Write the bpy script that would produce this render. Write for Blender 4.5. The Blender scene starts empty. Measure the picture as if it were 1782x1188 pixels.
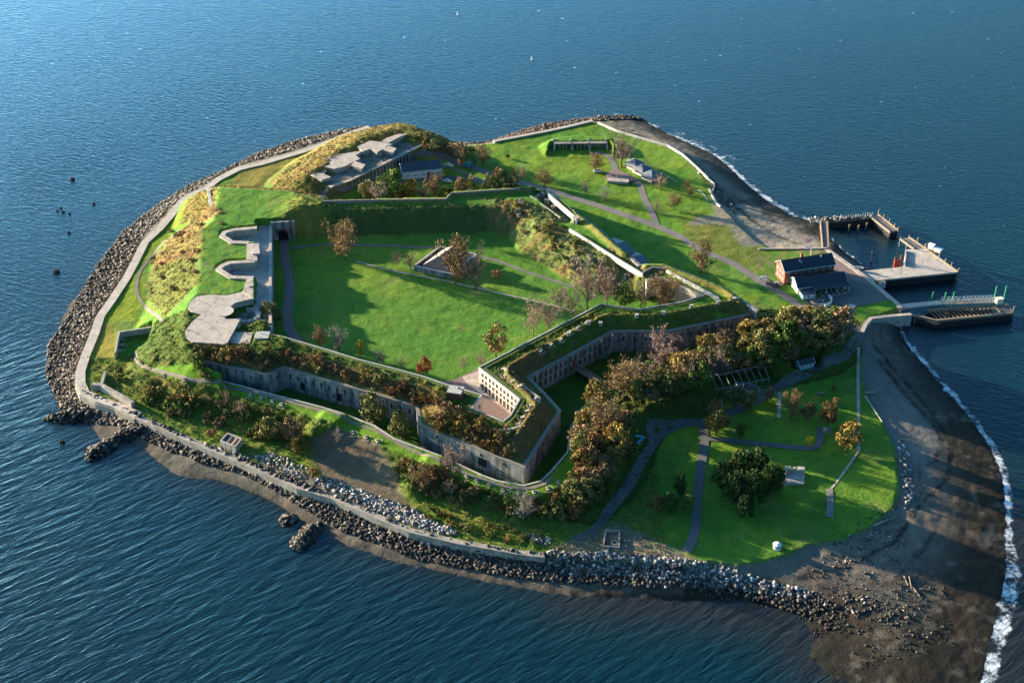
import bpy, math, random
import numpy as np
random.seed(7)
rng = np.random.default_rng(11)
S = bpy.context.scene
COL = S.collection
R = math.radians

# ---------------------------------------------------------------- camera
CAMH = 345.0
PITCH = R(33)
FPX = 2475.0
CY = -CAMH / math.tan(PITCH)
cp, sp = math.cos(PITCH), math.sin(PITCH)
cam = bpy.data.cameras.new("camera")
cam.lens = 50.0
cam.sensor_width = 36.0
cam.clip_end = 60000
cam.clip_start = 1
co = bpy.data.objects.new("camera", cam)
COL.objects.link(co)
co.location = (0, CY, CAMH)
co.rotation_euler = (math.pi / 2 - PITCH, 0, 0)
S.camera = co


def P(px, py, z=5.0):
    u = (np.asarray(px, float) - 891) / FPX
    v = (594 - np.asarray(py, float)) / FPX
    dz = -sp + v * cp
    t = (z - CAMH) / dz
    return u * t, CY + (cp + v * sp) * t


def mpp(py, z=5.0):
    """metres per photo pixel across, at that row"""
    v = (594 - py) / FPX
    return (z - CAMH) / (-sp + v * cp) / FPX


# ---------------------------------------------------------------- light
SUN_EL = R(10.8)
SIDEP, LOWP, HGLOW, HDIM = 4.0, 4.0, 7.2, 0.42
SUN_AZ = (-0.887, 0.46)
sd = (SUN_AZ[0] * math.cos(SUN_EL), SUN_AZ[1] * math.cos(SUN_EL), math.sin(SUN_EL))
sl = bpy.data.lights.new("sun", 'SUN')
sl.energy = 5.0
sl.angle = R(0.6)
sl.color = (1.0, 0.83, 0.60)
so = bpy.data.objects.new("sun", sl)
COL.objects.link(so)
import mathutils
V3 = mathutils.Vector
so.rotation_euler = V3(sd).to_track_quat('Z', 'Y').to_euler()
so.location = (-300, 200, 300)
W = bpy.data.worlds.new("World")
S.world = W
W.use_nodes = True
nt = W.node_tree
sky = nt.nodes.new("ShaderNodeTexSky")
sky.sky_type = 'NISHITA'
sky.sun_disc = False
sky.sun_elevation = SUN_EL
sky.sun_rotation = math.atan2(SUN_AZ[0], SUN_AZ[1])
sky.air_density = 1.0
sky.dust_density = 1.0
sky.ozone_density = 5.0
bgn = nt.nodes["Background"]
bgn.inputs[1].default_value = 0.115
# pale haze low in the sky, strongest towards the sun's side
geo = nt.nodes.new("ShaderNodeTexCoord")
sep = nt.nodes.new("ShaderNodeSeparateXYZ")
nt.links.new(geo.outputs['Generated'], sep.inputs[0])


def wm(op, a, b=None):
    nd = nt.nodes.new("ShaderNodeMath")
    nd.operation = op
    for i, v in enumerate((a, b)):
        if v is None:
            continue
        if isinstance(v, (int, float)):
            nd.inputs[i].default_value = v
        else:
            nt.links.new(v, nd.inputs[i])
    return nd.outputs[0]


dt = nt.nodes.new("ShaderNodeVectorMath")
dt.operation = 'DOT_PRODUCT'
nt.links.new(geo.outputs['Generated'], dt.inputs[0])
dt.inputs[1].default_value = (-0.72, 0.69, 0.0)
sd_ = wm('POWER', wm('MULTIPLY', wm('ADD', dt.outputs['Value'], 1.0), 0.5), SIDEP)
low = wm('POWER', wm('SUBTRACT', 1.0, wm('ABSOLUTE', sep.outputs['Z'])), LOWP)
fac = wm('ADD', 1.0 - HDIM, wm('MULTIPLY', wm('MULTIPLY', sd_, low), HGLOW))
vm = nt.nodes.new("ShaderNodeVectorMath")
vm.operation = 'SCALE'
nt.links.new(sky.outputs[0], vm.inputs[0])
nt.links.new(fac, vm.inputs['Scale'])
tint = nt.nodes.new("ShaderNodeVectorMath")
tint.operation = 'MULTIPLY'
tint.inputs[1].default_value = (0.70, 0.98, 0.98)
nt.links.new(vm.outputs[0], tint.inputs[0])
nt.links.new(tint.outputs[0], bgn.inputs[0])
S.view_settings.view_transform = 'Standard'
S.view_settings.look = 'None'
S.view_settings.gamma = 1
S.view_settings.exposure = 2.02


# ---------------------------------------------------------------- materials
def lerp(a, b, t):
    return a + (b - a) * t


class NT:
    def __init__(s, name):
        s.m = bpy.data.materials.new(name)
        s.m.use_nodes = True
        s.t = s.m.node_tree
        s.b = s.t.nodes["Principled BSDF"]
        s.b.inputs['Specular IOR Level'].default_value = 0.25

    def n(s, kind, **kw):
        nd = s.t.nodes.new("ShaderNode" + kind)
        for k, v in kw.items():
            if isinstance(k, str) and hasattr(nd, k):
                setattr(nd, k, v)
            else:
                nd.inputs[k.replace('_', ' ')].default_value = v
        return nd

    def l(s, a, b):
        s.t.links.new(a, b)

    def coord(s, kind='Object', scale=(1, 1, 1), rot=(0, 0, 0)):
        tc = s.n('TexCoord')
        mp = s.n('Mapping')
        mp.inputs['Scale'].default_value = scale
        mp.inputs['Rotation'].default_value = rot
        s.l(tc.outputs[kind], mp.inputs[0])
        return mp.outputs[0]

    def noise(s, co, scale, detail=4, rough=0.55):
        nd = s.n('TexNoise')
        nd.inputs['Scale'].default_value = scale
        nd.inputs['Detail'].default_value = detail
        nd.inputs['Roughness'].default_value = rough
        s.l(co, nd.inputs['Vector'])
        return nd.outputs['Fac']

    def ramp(s, fac, stops):
        nd = s.n('ValToRGB')
        cr = nd.color_ramp
        while len(cr.elements) < len(stops):
            cr.elements.new(0.5)
        for e, (p, c) in zip(cr.elements, stops):
            e.position = p
            e.color = (*c, 1) if isinstance(c, tuple) else (c, c, c, 1)
        s.l(fac, nd.inputs[0])
        return nd.outputs[0]

    def mul(s, a, b, fac=1.0):
        nd = s.n('Mix', data_type='RGBA', blend_type='MULTIPLY')
        nd.inputs[0].default_value = fac
        s.l(a, nd.inputs[6])
        s.l(b, nd.inputs[7])
        return nd.outputs[2]

    def mix(s, f, a, b):
        nd = s.n('Mix', data_type='RGBA')
        if isinstance(f, float):
            nd.inputs[0].default_value = f
        else:
            s.l(f, nd.inputs[0])
        for i, x in ((6, a), (7, b)):
            if isinstance(x, tuple):
                nd.inputs[i].default_value = (*x, 1)
            else:
                s.l(x, nd.inputs[i])
        return nd.outputs[2]

    def math(s, op, a, b=None, c=None):
        nd = s.n('Math', operation=op)
        for i, x in enumerate((a, b, c)):
            if x is None:
                continue
            if isinstance(x, (int, float)):
                nd.inputs[i].default_value = x
            else:
                s.l(x, nd.inputs[i])
        return nd.outputs[0]

    def bump(s, h, strength=0.5, dist=0.2, normal=None):
        nd = s.n('Bump')
        nd.inputs['Strength'].default_value = strength
        nd.inputs['Distance'].default_value = dist
        s.l(h, nd.inputs['Height'])
        if normal is not None:
            s.l(normal, nd.inputs['Normal'])
        return nd.outputs[0]


def simple(name, col, rough=0.8, var=0.25, scale=0.7, bump=0.0, metal=0.0, big=0.12):
    """plain painted/weathered surface with noise variation"""
    k = NT(name)
    c = k.coord('Object')
    f1 = k.noise(c, scale, 5)
    f2 = k.noise(c, big, 3)
    r1 = k.ramp(f1, [(0.25, 1 - var), (0.75, 1 + var * 0.3)])
    r2 = k.ramp(f2, [(0.3, 1 - var * 0.6), (0.7, 1.0)])
    base = k.n('RGB')
    base.outputs[0].default_value = (*col, 1)
    k.l(k.mul(k.mul(base.outputs[0], r1), r2), k.b.inputs['Base Color'])
    k.b.inputs['Roughness'].default_value = rough
    k.b.inputs['Metallic'].default_value = metal
    if bump:
        k.l(k.bump(f1, bump, 0.15), k.b.inputs['Normal'])
    return k.m


# ---------------------------------------------------------------- meshes
def npmesh(name, verts, faces, mat=None, cols=None, smooth=False, link=True, attrs=None):
    """verts (N,3), faces (M,k) arrays"""
    verts = np.asarray(verts, np.float32)
    faces = np.asarray(faces, np.int32)
    me = bpy.data.meshes.new(name)
    me.vertices.add(len(verts))
    me.vertices.foreach_set("co", verts.ravel())
    m, k = faces.shape
    me.loops.add(m * k)
    me.loops.foreach_set("vertex_index", faces.ravel())
    me.polygons.add(m)
    me.polygons.foreach_set("loop_start", np.arange(0, m * k, k, dtype=np.int32))
    me.polygons.foreach_set("loop_total", np.full(m, k, np.int32))
    if smooth:
        me.polygons.foreach_set("use_smooth", np.ones(m, bool))
    if cols is not None:
        a = me.color_attributes.new("Col", 'FLOAT_COLOR', 'POINT')
        c4 = np.ones((len(verts), 4), np.float32)
        c4[:, :3] = cols
        a.data.foreach_set("color", c4.ravel())
    if attrs:
        for an, av in attrs.items():
            a = me.attributes.new(an, 'FLOAT', 'POINT')
            a.data.foreach_set("value", np.asarray(av, np.float32).ravel())
    me.update(calc_edges=True)
    if mat:
        me.materials.append(mat)
    if not link:
        return me
    o = bpy.data.objects.new(name, me)
    COL.objects.link(o)
    return o


class MB:
    """collects shapes into one mesh with metre UVs"""

    def __init__(s):
        s.v, s.f, s.uv = [], [], []

    def quad(s, *pts):
        i = len(s.v)
        s.v += [tuple(p) for p in pts]
        s.f.append(tuple(range(i, i + len(pts))))
        a = V3(pts[0])
        b = V3(pts[1])
        u = (b - a).normalized() if (b - a).length > 1e-6 else V3((1, 0, 0))
        nrm = mathutils.geometry.normal([V3(p) for p in pts[:4]]) if len(pts) > 3 else mathutils.geometry.normal([V3(p) for p in pts])
        w = nrm.cross(u)
        s.uv.append([((V3(p) - a).dot(u) + a.x * u.x + a.y * u.y, (V3(p) - a).dot(w) + a.z) for p in pts])

    def hull(s, bot, top):
        """prism between two equal-length loops (counterclockwise)"""
        n = len(bot)
        s.quad(*top)
        s.quad(*bot[::-1])
        for i in range(n):
            j = (i + 1) % n
            s.quad(bot[i], bot[j], top[j], top[i])

    def prism(s, pts, z0, z1):
        a = sum(pts[i][0] * pts[(i + 1) % len(pts)][1] - pts[(i + 1) % len(pts)][0] * pts[i][1] for i in range(len(pts)))
        if a < 0:
            pts = pts[::-1]
        s.hull([(x, y, z0) for x, y in pts], [(x, y, z1) for x, y in pts])

    def box(s, cx, cy, z0, lx, ly, lz, rz=0.0):
        c, d = math.cos(rz), math.sin(rz)
        pts = [(cx + x * c - y * d, cy + x * d + y * c) for x, y in ((-lx / 2, -ly / 2), (lx / 2, -ly / 2), (lx / 2, ly / 2), (-lx / 2, ly / 2))]
        s.prism(pts, z0, z0 + lz)

    def cyl(s, cx, cy, z0, r, h, n=12, r2=None):
        r2 = r if r2 is None else r2
        s.hull([(cx + r * math.cos(i * math.tau / n), cy + r * math.sin(i * math.tau / n), z0) for i in range(n)],
               [(cx + r2 * math.cos(i * math.tau / n), cy + r2 * math.sin(i * math.tau / n), z0 + h) for i in range(n)])

    def tube(s, a, b, r, n=6, r2=None):
        a, b = V3(a), V3(b)
        r2 = r if r2 is None else r2
        d = (b - a).normalized()
        x = d.orthogonal().normalized()
        y = d.cross(x)
        s.hull([a + (x * math.cos(i * math.tau / n) + y * math.sin(i * math.tau / n)) * r for i in range(n)],
               [b + (x * math.cos(i * math.tau / n) + y * math.sin(i * math.tau / n)) * r2 for i in range(n)])

    def ring(s, cx, cy, z0, r0, r1, h, a0=0, a1=math.tau, n=20):
        for i in range(n):
            t0 = a0 + (a1 - a0) * i / n
            t1 = a0 + (a1 - a0) * (i + 1) / n
            q = [(cx + r * math.cos(t), cy + r * math.sin(t)) for r, t in ((r0, t0), (r1, t0), (r1, t1), (r0, t1))]
            s.prism(q, z0, z0 + h)

    def band(s, path, w0, w1, z0, z1, closed=False):
        """wall along a path; w0/w1 = offsets to left(-)/right(+) ; z0,z1 number or list"""
        n = len(path)
        nr = []
        for i in range(n):
            a = path[(i - 1) % n] if (closed or i > 0) else path[i]
            b = path[(i + 1) % n] if (closed or i < n - 1) else path[i]
            p = path[i]
            d1 = np.array([p[0] - a[0], p[1] - a[1]])
            d2 = np.array([b[0] - p[0], b[1] - p[1]])
            l1, l2 = np.hypot(*d1), np.hypot(*d2)
            d1 = d1 / l1 if l1 > 1e-6 else d2 / l2
            d2 = d2 / l2 if l2 > 1e-6 else d1
            n1 = np.array([d1[1], -d1[0]])
            n2 = np.array([d2[1], -d2[0]])
            m = n1 + n2
            m /= max(np.hypot(*m), 1e-6)
            nr.append(m / max(m.dot(n1), 0.4))
        zz0 = z0 if hasattr(z0, '__len__') else [z0] * n
        zz1 = z1 if hasattr(z1, '__len__') else [z1] * n
        for i in range(n if closed else n - 1):
            j = (i + 1) % n
            A0 = (path[i][0] + nr[i][0] * w0, path[i][1] + nr[i][1] * w0)
            A1 = (path[i][0] + nr[i][0] * w1, path[i][1] + nr[i][1] * w1)
            B0 = (path[j][0] + nr[j][0] * w0, path[j][1] + nr[j][1] * w0)
            B1 = (path[j][0] + nr[j][0] * w1, path[j][1] + nr[j][1] * w1)
            bot = [(*A1, zz0[i]), (*B1, zz0[j]), (*B0, zz0[j]), (*A0, zz0[i])]
            top = [(*A1, zz1[i]), (*B1, zz1[j]), (*B0, zz1[j]), (*A0, zz1[i])]
            s.quad(*top)
            s.quad(bot[0], bot[1], top[1], top[0])
            s.quad(bot[2], bot[3], top[3], top[2])
            if not closed and i == 0:
                s.quad(bot[3], bot[0], top[0], top[3])
            if not closed and i == n - 2:
                s.quad(bot[1], bot[2], top[2], top[1])

    def mesh(s, name, mat):
        me = bpy.data.meshes.new(name)
        me.from_pydata(s.v, [], s.f)
        uvl = me.uv_layers.new(name="UVMap")
        i = 0
        for fu in s.uv:
            for uv in fu:
                uvl.data[i].uv = uv
                i += 1
        me.materials.append(mat)
        me.update()
        return me

    def build(s, name, mat, parent=None, label=None):
        o = bpy.data.objects.new(name, s.mesh(name, mat))
        COL.objects.link(o)
        if parent is not None:
            o.parent = parent
            o.matrix_parent_inverse = mathutils.Matrix.Translation(-parent.location) if parent.rotation_euler.z == 0 else parent.matrix_basis.inverted()
        if label:
            o['label'] = label
        return o


def tag(o, label, cat=None, group=None, kind=None):
    if label:
        o['label'] = label
    if cat:
        o['category'] = cat
    if group:
        o['group'] = group
    if kind or cat:
        o['kind'] = kind or 'thing'
    return o


def thing(name, label, cat, loc=(0, 0, 0), rz=0.0, group=None):
    o = bpy.data.objects.new(name, None)
    o.empty_display_size = 0.5
    COL.objects.link(o)
    o.location = loc
    o.rotation_euler = (0, 0, rz)
    return tag(o, label, cat, group)


def local(mb, name, mat, parent, label=None):
    """part whose coordinates are already local to its thing"""
    o = bpy.data.objects.new(name, mb.mesh(name, mat))
    COL.objects.link(o)
    o.parent = parent
    if label:
        o['label'] = label
    return o


def dup(root, loc, rz=0.0, label=None, group=None, scale=None):
    r = root.copy()
    COL.objects.link(r)
    r.location = loc
    r.rotation_euler = (0, 0, rz)
    if scale:
        r.scale = scale
    if label:
        r['label'] = label
    if group:
        r['group'] = group
    for ch in list(root.children):
        c = ch.copy()
        COL.objects.link(c)
        c.parent = r
        for g in list(ch.children):
            d = g.copy()
            COL.objects.link(d)
            d.parent = c
    return r


# ---------------------------------------------------------------- polygons traced on the ground
def PL(s, z=5.0):
    """'x,y x,y ...' photo pixels (optionally x,y,z) -> world points on height z"""
    out = []
    for tok in s.split():
        q = tok.split(',')
        zz = float(q[2]) if len(q) > 2 else z
        x, y = P(float(q[0]), float(q[1]), zz)
        out.append((float(x), float(y)))
    return np.array(out)


def dist_line(X, Y, pts, closed=False):
    n = len(pts)
    best = np.full(X.shape, 1e9)
    for i in range(n if closed else n - 1):
        a, b = pts[i], pts[(i + 1) % n]
        dx, dy = b - a
        L = dx * dx + dy * dy + 1e-9
        t = np.clip(((X - a[0]) * dx + (Y - a[1]) * dy) / L, 0, 1)
        d = (X - a[0] - t * dx) ** 2 + (Y - a[1] - t * dy) ** 2
        np.minimum(best, d, out=best)
    return np.sqrt(best)


def inside(X, Y, pts):
    r = np.zeros(X.shape, bool)
    n = len(pts)
    for i in range(n):
        x1, y1 = pts[i]
        x2, y2 = pts[(i + 1) % n]
        if y1 == y2:
            continue
        c = ((y1 > Y) != (y2 > Y)) & (X < (x2 - x1) * (Y - y1) / (y2 - y1) + x1)
        r ^= c
    return r


def sdist(X, Y, pts):
    """positive inside"""
    d = dist_line(X, Y, pts, True)
    return np.where(inside(X, Y, pts), d, -d)


def vnoise(X, Y, scale, seed, octaves=3):
    out = np.zeros(X.shape)
    amp, tot = 1.0, 0
    for o in range(octaves):
        r = np.random.default_rng(seed * 31 + o).random((257, 257))
        u = X / scale + 1000.37
        v = Y / scale + 1000.71
        iu, iv = np.floor(u).astype(int), np.floor(v).astype(int)
        fu, fv = u - iu, v - iv
        fu = fu * fu * (3 - 2 * fu)
        fv = fv * fv * (3 - 2 * fv)
        g = lambda a, b: r[a % 257, b % 257]
        out += amp * (lerp(lerp(g(iu, iv), g(iu + 1, iv), fu), lerp(g(iu, iv + 1), g(iu + 1, iv + 1), fu), fv) - 0.5)
        tot += amp
        amp *= 0.55
        scale *= 0.48
    return out / tot * 2


def sstep(a, b, x):
    t = np.clip((x - a) / (b - a), 0, 1)
    return t * t * (3 - 2 * t)


WATERLINE = PL("1118,206 1160,232 1200,250 1240,268 1270,291 1300,322 1340,352 1380,376 1425,388 1440,410 1470,440 1510,468 1530,500 "
               "1566,530 1572,545 1555,556 1572,590 1600,625 1640,670 1680,715 1715,765 1740,810 1748,860 1752,920 1750,1000 1735,1070 1722,1120 1706,1188 1690,1255 "
               "1500,1250 1467,1188 1433,1164 1410,1144 1413,1103 1396,1070 1349,1056 1281,1043 1199,1045 1088,1040 994,1038 937,1028 852,1013 "
               "789,998 728,986 667,972 627,956 600,950 586,942 566,922 523,908 498,887 475,872 445,858 408,845 373,834 323,832 300,822 267,797 242,776 "
               "225,768 205,772 176,766 153,733 128,725 103,713 100,700 90,680 80,655 80,640 83,617 90,604 84,591 100,579 108,553 118,533 141,508 156,485 174,455 "
               "196,430 216,402 242,380 270,359 302,339 333,319 363,309 401,291 436,271 489,251 523,241 561,233 601,225 637,219 690,228 740,247 781,252 "
               "839,248 877,239 910,227 961,213 1037,204 1087,201", 0.0)
BODY = PL("640,221 690,225 740,244 790,256 860,248 953,230 986,223 1032,212 1040,215 1075,230 1112,241 1163,256 1188,271 1213,294 1243,323 1240,335 1254,357 "
          "1270,372 1290,395 1315,418 1345,434 1420,432 1438,434 1475,460 1510,486 1563,530 1566,536 1540,546 1512,553 1503,575 1500,620 1500,660 1515,700 1540,740 1558,780 "
          "1566,840 1558,880 1518,914 1470,938 1410,946 1369,965 1332,975 1285,982 1240,977 1180,986 1100,975 1040,974 949,968 899,962 850,953 796,944 713,924 640,893 579,866 "
          "518,848 460,822 424,806 358,778 292,750 237,725 201,708 169,698 143,685 136,668 136,648 146,617 161,581 171,551 191,523 217,484 232,456 249,422 275,398 295,375 312,352 "
          "328,340 358,327 376,313 413,294 455,284 499,271 536,260 575,246 611,231", 5.0)
# ditch wall (outer masonry face) of the fort, west to east, traced along its top edge
SCARP_PX = "353,629 464,652 494,640 639,682 725,707 731,740 912,813 975,715 947,684 920,657 1067,577 1162,577 1299,549 1318,543"
SCARP = PL(SCARP_PX, 13.5)
FB = PL("1318,541 1258,502 1155,462 1112,462 1037,396 1006,374 951,328 905,328 785,336 776,346 640,348 560,350 500,334 383,328 372,385 350,402 348,480 340,513 325,541 320,586 328,603 353,629", 16.0)
FORT = np.vstack([SCARP, FB[:-1]])
HOLE = PL("473,388,15 511,386,15 513,414,6 545,414,6 640,414,6 750,411,6 850,409,6 883,413,6 905,441,6 950,466,6 1000,498,6 1040,512,6 1075,500,8 1125,497,13 1130,487,15 1152,485,15 1224,516,15 1188,527,15 1112,540,15 1082,536,15 "
          "1046,531,15 833,642,15 904,697,15 888,725,15 876,735,15 821,713,15 839,689,15 778,671,15 738,657,15 687,643,15 624,627,15 576,612,15 515,594,15 490,587,15 467,583,15 473,560,15")
FOOT = PL("545,414 640,414 750,411 850,409 883,413 905,441 950,466 1000,498 1040,512 1070,503", 6.0)
DITCH_OUT = PL("345,652 420,671 464,683 499,692 561,708 594,718 652,740 687,763 763,791 839,826 866,836 911,844 941,836 957,821 987,786 992,745 1010,712 1035,692 1075,668 1120,645 1200,617 1290,582 1345,548", 9.5)
DITCH = np.vstack([DITCH_OUT, PL("1330,535 1250,500", 13.5), PL("1100,560 900,600 600,640 380,610", 13.5)])
COVER = np.vstack([DITCH_OUT[:19], PL("1035,700 1030,740 1012,790 1012,830 1000,846 977,846 941,862 899,864 839,849 800,828 758,814 700,796 670,776 611,755 573,738 499,708 420,690 330,668 277,652 262,640", 9.5)])
EASTM = np.vstack([DITCH_OUT[14:], PL("1380,556 1440,560 1468,585 1430,615 1330,640 1240,655 1195,690 1130,705 1100,745 1085,790 1055,835 1020,862 1002,850", 9.0)])
HILL = PL("537,303 552,285 590,262 640,243 700,228 735,232 735,250 608,313 580,324 556,314", 12.5)
BAT3 = PL("955,246 972,238 1010,235 1062,240 1070,252 1060,258 960,256", 8.5)

# ---------------------------------------------------------------- terrain heights
GS = 0.9
gx = np.arange(-216, 240, GS)
gy = np.arange(-262, 268, GS)
NX, NY = len(gx), len(gy)
X, Y = np.meshgrid(gx, gy, indexing='ij')
dW = sdist(X, Y, WATERLINE)
dB = sdist(X, Y, BODY)
# photo-pixel coordinates of each ground point, only to choose which stretch of shore it belongs to
btop = np.where((X < 20) & (Y < 60), 2.0, 4.2)
btop = 2.0 + 2.3 * sstep(-10, 90, X - 0.1 * Y) * 1.0 + 0 * X
btop = np.where((X < 20) & (Y > 90), 3.4, btop)
Hb = btop * np.clip(dW, 0, None) / (np.clip(dW, 0, None) + np.clip(-dB, 0, None) + 1e-6)
Hs = np.maximum(-3.0, -0.12 * np.clip(-dW, 0, None) - 0.02)
H = np.where(dW > 0, Hb, Hs)
n1 = vnoise(X, Y, 22, 1)
n2 = vnoise(X, Y, 5, 2)
n3 = vnoise(X, Y, 2.2, 3, 2)
H += np.where((dW > 0) & (dB < 0), 0.22 * n2 + 0.12 * n3, 0)
Hg = 5.0 + 0.35 * n1 + 0.05 * n2
# lawns drop gently to the shore
H = np.where(dB > 0, np.minimum(Hg, np.maximum(btop, 4.9) + 0.3 * dB), H)
BASE = H.copy()


def mound(H, poly, top, k, lim=None):
    d = sdist(X, Y, poly)
    z = np.where(d > 0, top, top + k * d)
    return np.maximum(H, z)


inB = dB > 1.5
dF = sdist(X, Y, FORT)
cov = sdist(X, Y, COVER)
H = np.where(inB, mound(H, COVER, 9.5 + 0.25 * n2, 0.34), H)
# raised traverses and outer lip of the covered way
for q in ("545,742 575,742 600,722 566,716", "735,820 765,820 770,795 745,792"):
    H = np.where(inB, mound(H, PL(q, 11), 11.3, 0.6), H)
eas = sdist(X, Y, EASTM)
H = np.where(inB, mound(H, EASTM, 9.8 + 0.5 * n2, 0.5), H)
# west slope of the fort
kk = np.where(Y > 60, 0.5, 0.46)
slope = 15.5 + np.where(X < -60, kk, np.where(X > 25, 6.0, 1.2)) * dF
dA = dist_line(X, Y, SCARP)
dN = dist_line(X, Y, FB)
slope = slope + 1.1 * (X < -94)
slope = np.minimum(slope, np.where(X < -94, 16.6, 15.5))
H = np.where(inB & (dF < 1.3) & (dN < dA + 4), np.maximum(H, slope + 0.4 * n2 * (slope > 6) * (dF < -1)), H)
# hills with gun batteries
dH = sdist(X, Y, HILL)
hz = np.where(dH > 0, 11.6, 11.6 + 0.5 * dH)
fr = PL("608,313 732,250", 11)
side = (X - fr[0][0]) * (fr[1][1] - fr[0][1]) - (Y - fr[0][1]) * (fr[1][0] - fr[0][0]) > 0
hz = np.where((dH <= 0) & side & (X < fr[1][0] + 6), hz - 20, hz)
H = np.where(inB, np.maximum(H, hz), H)
crest = dist_line(X, Y, PL("545,300 575,275 640,238 700,224 732,236", 13.5))
H = np.where(inB, np.maximum(H, 14.3 - 0.11 * crest ** 1.35 + 0.3 * n2), H)
dT = sdist(X, Y, BAT3)
H = np.where(inB, np.maximum(H, np.where(dT > 0, 8.4, 8.4 + 0.62 * dT)), H)
bay = PL("962,256 962,252 1052,252 1052,262 962,262", 6.5)
H = np.where(inside(X, Y, PL("957,254 1062,252 1070,275 950,275", 6.0)) , np.minimum(H, 5.0), H)
# west emplacement cut
pit = PL("203,575 268,566 258,600 232,608 205,612", 6)
H = np.where(inside(X, Y, pit), 5.2, H)
# ditch
dD = sdist(X, Y, DITCH)
ditch = (dD > 0) & (dF < 0.6) & (Y < 40)
H = np.where(ditch, 3.4, H)
# the fort itself
dA = dist_line(X, Y, SCARP)
dN = dist_line(X, Y, FB)
ang = sstep(0, 1, (dA - 1.2) / 7.6)
profA = 13.3 + 4.3 * np.clip((dA - 1.0) / 7.6, 0, 1) - 2.6 * sstep(8.9, 10.3, dA)
south = (X < -20)
profS = 13.3 + 2.4 * np.clip((dA - 1.0) / 7, 0, 1)
profA = np.where(Y > 0, profA, np.where(X < -38, profS, profA))
profN = 15.5 + 1.6 * (1 - sstep(2.2, 3.4, dN)) * (X > -68)
h = np.where(dA < 11, np.minimum(profA, np.where(dN < 4, profN, 99)), np.where(dN < 12, profN, 15.4))
h = h + 1.2 * sstep(8, 11, dA) * sstep(-92, -96, X) + 0.18 * n2 + 0.12 * n1
foot = dist_line(X, Y, FOOT)
h = np.minimum(h, 6.0 + 0.78 * foot + 0.9 * n2 * sstep(1, 5, foot))
H = np.where((dF > 1.25) | ((dF > 0.0) & (dN < dA)), h, H)
H = np.where((dF <= 1.25) & (dF > -0.1) & (dA < 3) & (X > -130) & (dN > 2), 3.4, H)
ruin = PL("925,336 935,334 952,334 998,378 990,394 975,390", 14)
H = np.where(inside(X, Y, ruin), np.minimum(H, 13.2 + 0.8 * n2), H)
dHole = sdist(X, Y, HOLE)
H = np.where(dHole > np.where(foot < 4, -0.3, -1.25), 6.0 + 0.15 * n1 + 0.06 * n2, H)
bm = 3.2 * np.exp(-((X - P(525, 385, 12)[0]) ** 2 + (Y - P(525, 385, 12)[1]) ** 2) / 60.0)
H = np.where((dF > 3) & (dHole < -1), H + bm * (foot > 2) * 0.6, H)
# gun-pit recesses of the west battery are cut 2.2 m into the platform
PITS = [PL(q, 15) for q in ("448,397 474,397 474,424 432,425 402,424 383,413 388,406 405,401",
                            "444,455 474,455 474,486 428,486 400,485 376,471 384,464 398,458",
                            "474,386 474,562 440,562 446,480 448,386",
                            "404,528 440,524 452,535 452,552 440,568 420,573 400,560 395,545")]
for q in PITS:
    H = np.where((sdist(X, Y, q) > -0.2) & (dHole < -0.4), np.minimum(H, 13.0), H)

# level pads under paving and buildings
WESTLINE = np.vstack([BODY[[i for i in range(len(BODY))][60:]], BODY[:1]])
FLAT = [("1319,487 1335,470 1440,440 1475,460 1510,487 1520,500 1547,522 1495,532 1470,562 1440,556 1407,541 1380,522 1345,500", 5.0),
        ("684,300 701,316 775,308 772,286 700,284", 5.1),
        ("720,468 766,432 832,446 786,480", 6.0),
        ("1362,808 1402,808 1402,842 1362,842", 5.0),
        ("1240,640 1300,640 1355,660 1350,690 1250,690", 5.0),
        ("1046,418 1072,412 1135,452 1120,470", 5.0),
        ("1085,276 1120,276 1150,312 1110,318", 5.1),
        ("1376,630 1425,626 1425,650 1376,650", 5.0)]
for qs, zf in FLAT:
    H = np.where(sdist(X, Y, PL(qs, zf)) > -0.5, zf, H)

apron = PL("327,536 331,525 342,516 363,513 394,514 421,508 428,499 441,500 441,519 409,527 396,538 391,555 413,555 440,579 434,599 388,599 365,597 335,595 324,588 322,576 335,559 350,547 333,543", 16.9)
H = np.where(sdist(X, Y, apron) > -0.4, np.minimum(H, 16.0), H)


def zat(x, y):
    x, y = np.asarray(x, float), np.asarray(y, float)
    u = np.clip((x - gx[0]) / GS, 0, NX - 1.001)
    v = np.clip((y - gy[0]) / GS, 0, NY - 1.001)
    i, j = u.astype(int), v.astype(int)
    a, b = u - i, v - j
    return (H[i, j] * (1 - a) + H[i + 1, j] * a) * (1 - b) + (H[i, j + 1] * (1 - a) + H[i + 1, j + 1] * a) * b


def hit(px, py, zmax=24.0):
    """first point of the terrain seen at photo pixel"""
    px, py = np.atleast_1d(np.asarray(px, float)), np.atleast_1d(np.asarray(py, float))
    res = np.zeros((len(px), 3))
    done = np.zeros(len(px), bool)
    z = zmax
    while z > -0.5:
        x, y = P(px, py, z)
        t = zat(x, y)
        new = (~done) & (t >= z)
        res[new, 0], res[new, 1], res[new, 2] = x[new], y[new], t[new]
        done |= new
        z -= 0.15
    x, y = P(px, py, 0.0)
    res[~done, 0], res[~done, 1], res[~done, 2] = x[~done], y[~done], 0
    return res


def hit1(px, py):
    r = hit([px], [py])[0]
    return float(r[0]), float(r[1]), float(r[2])
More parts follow.
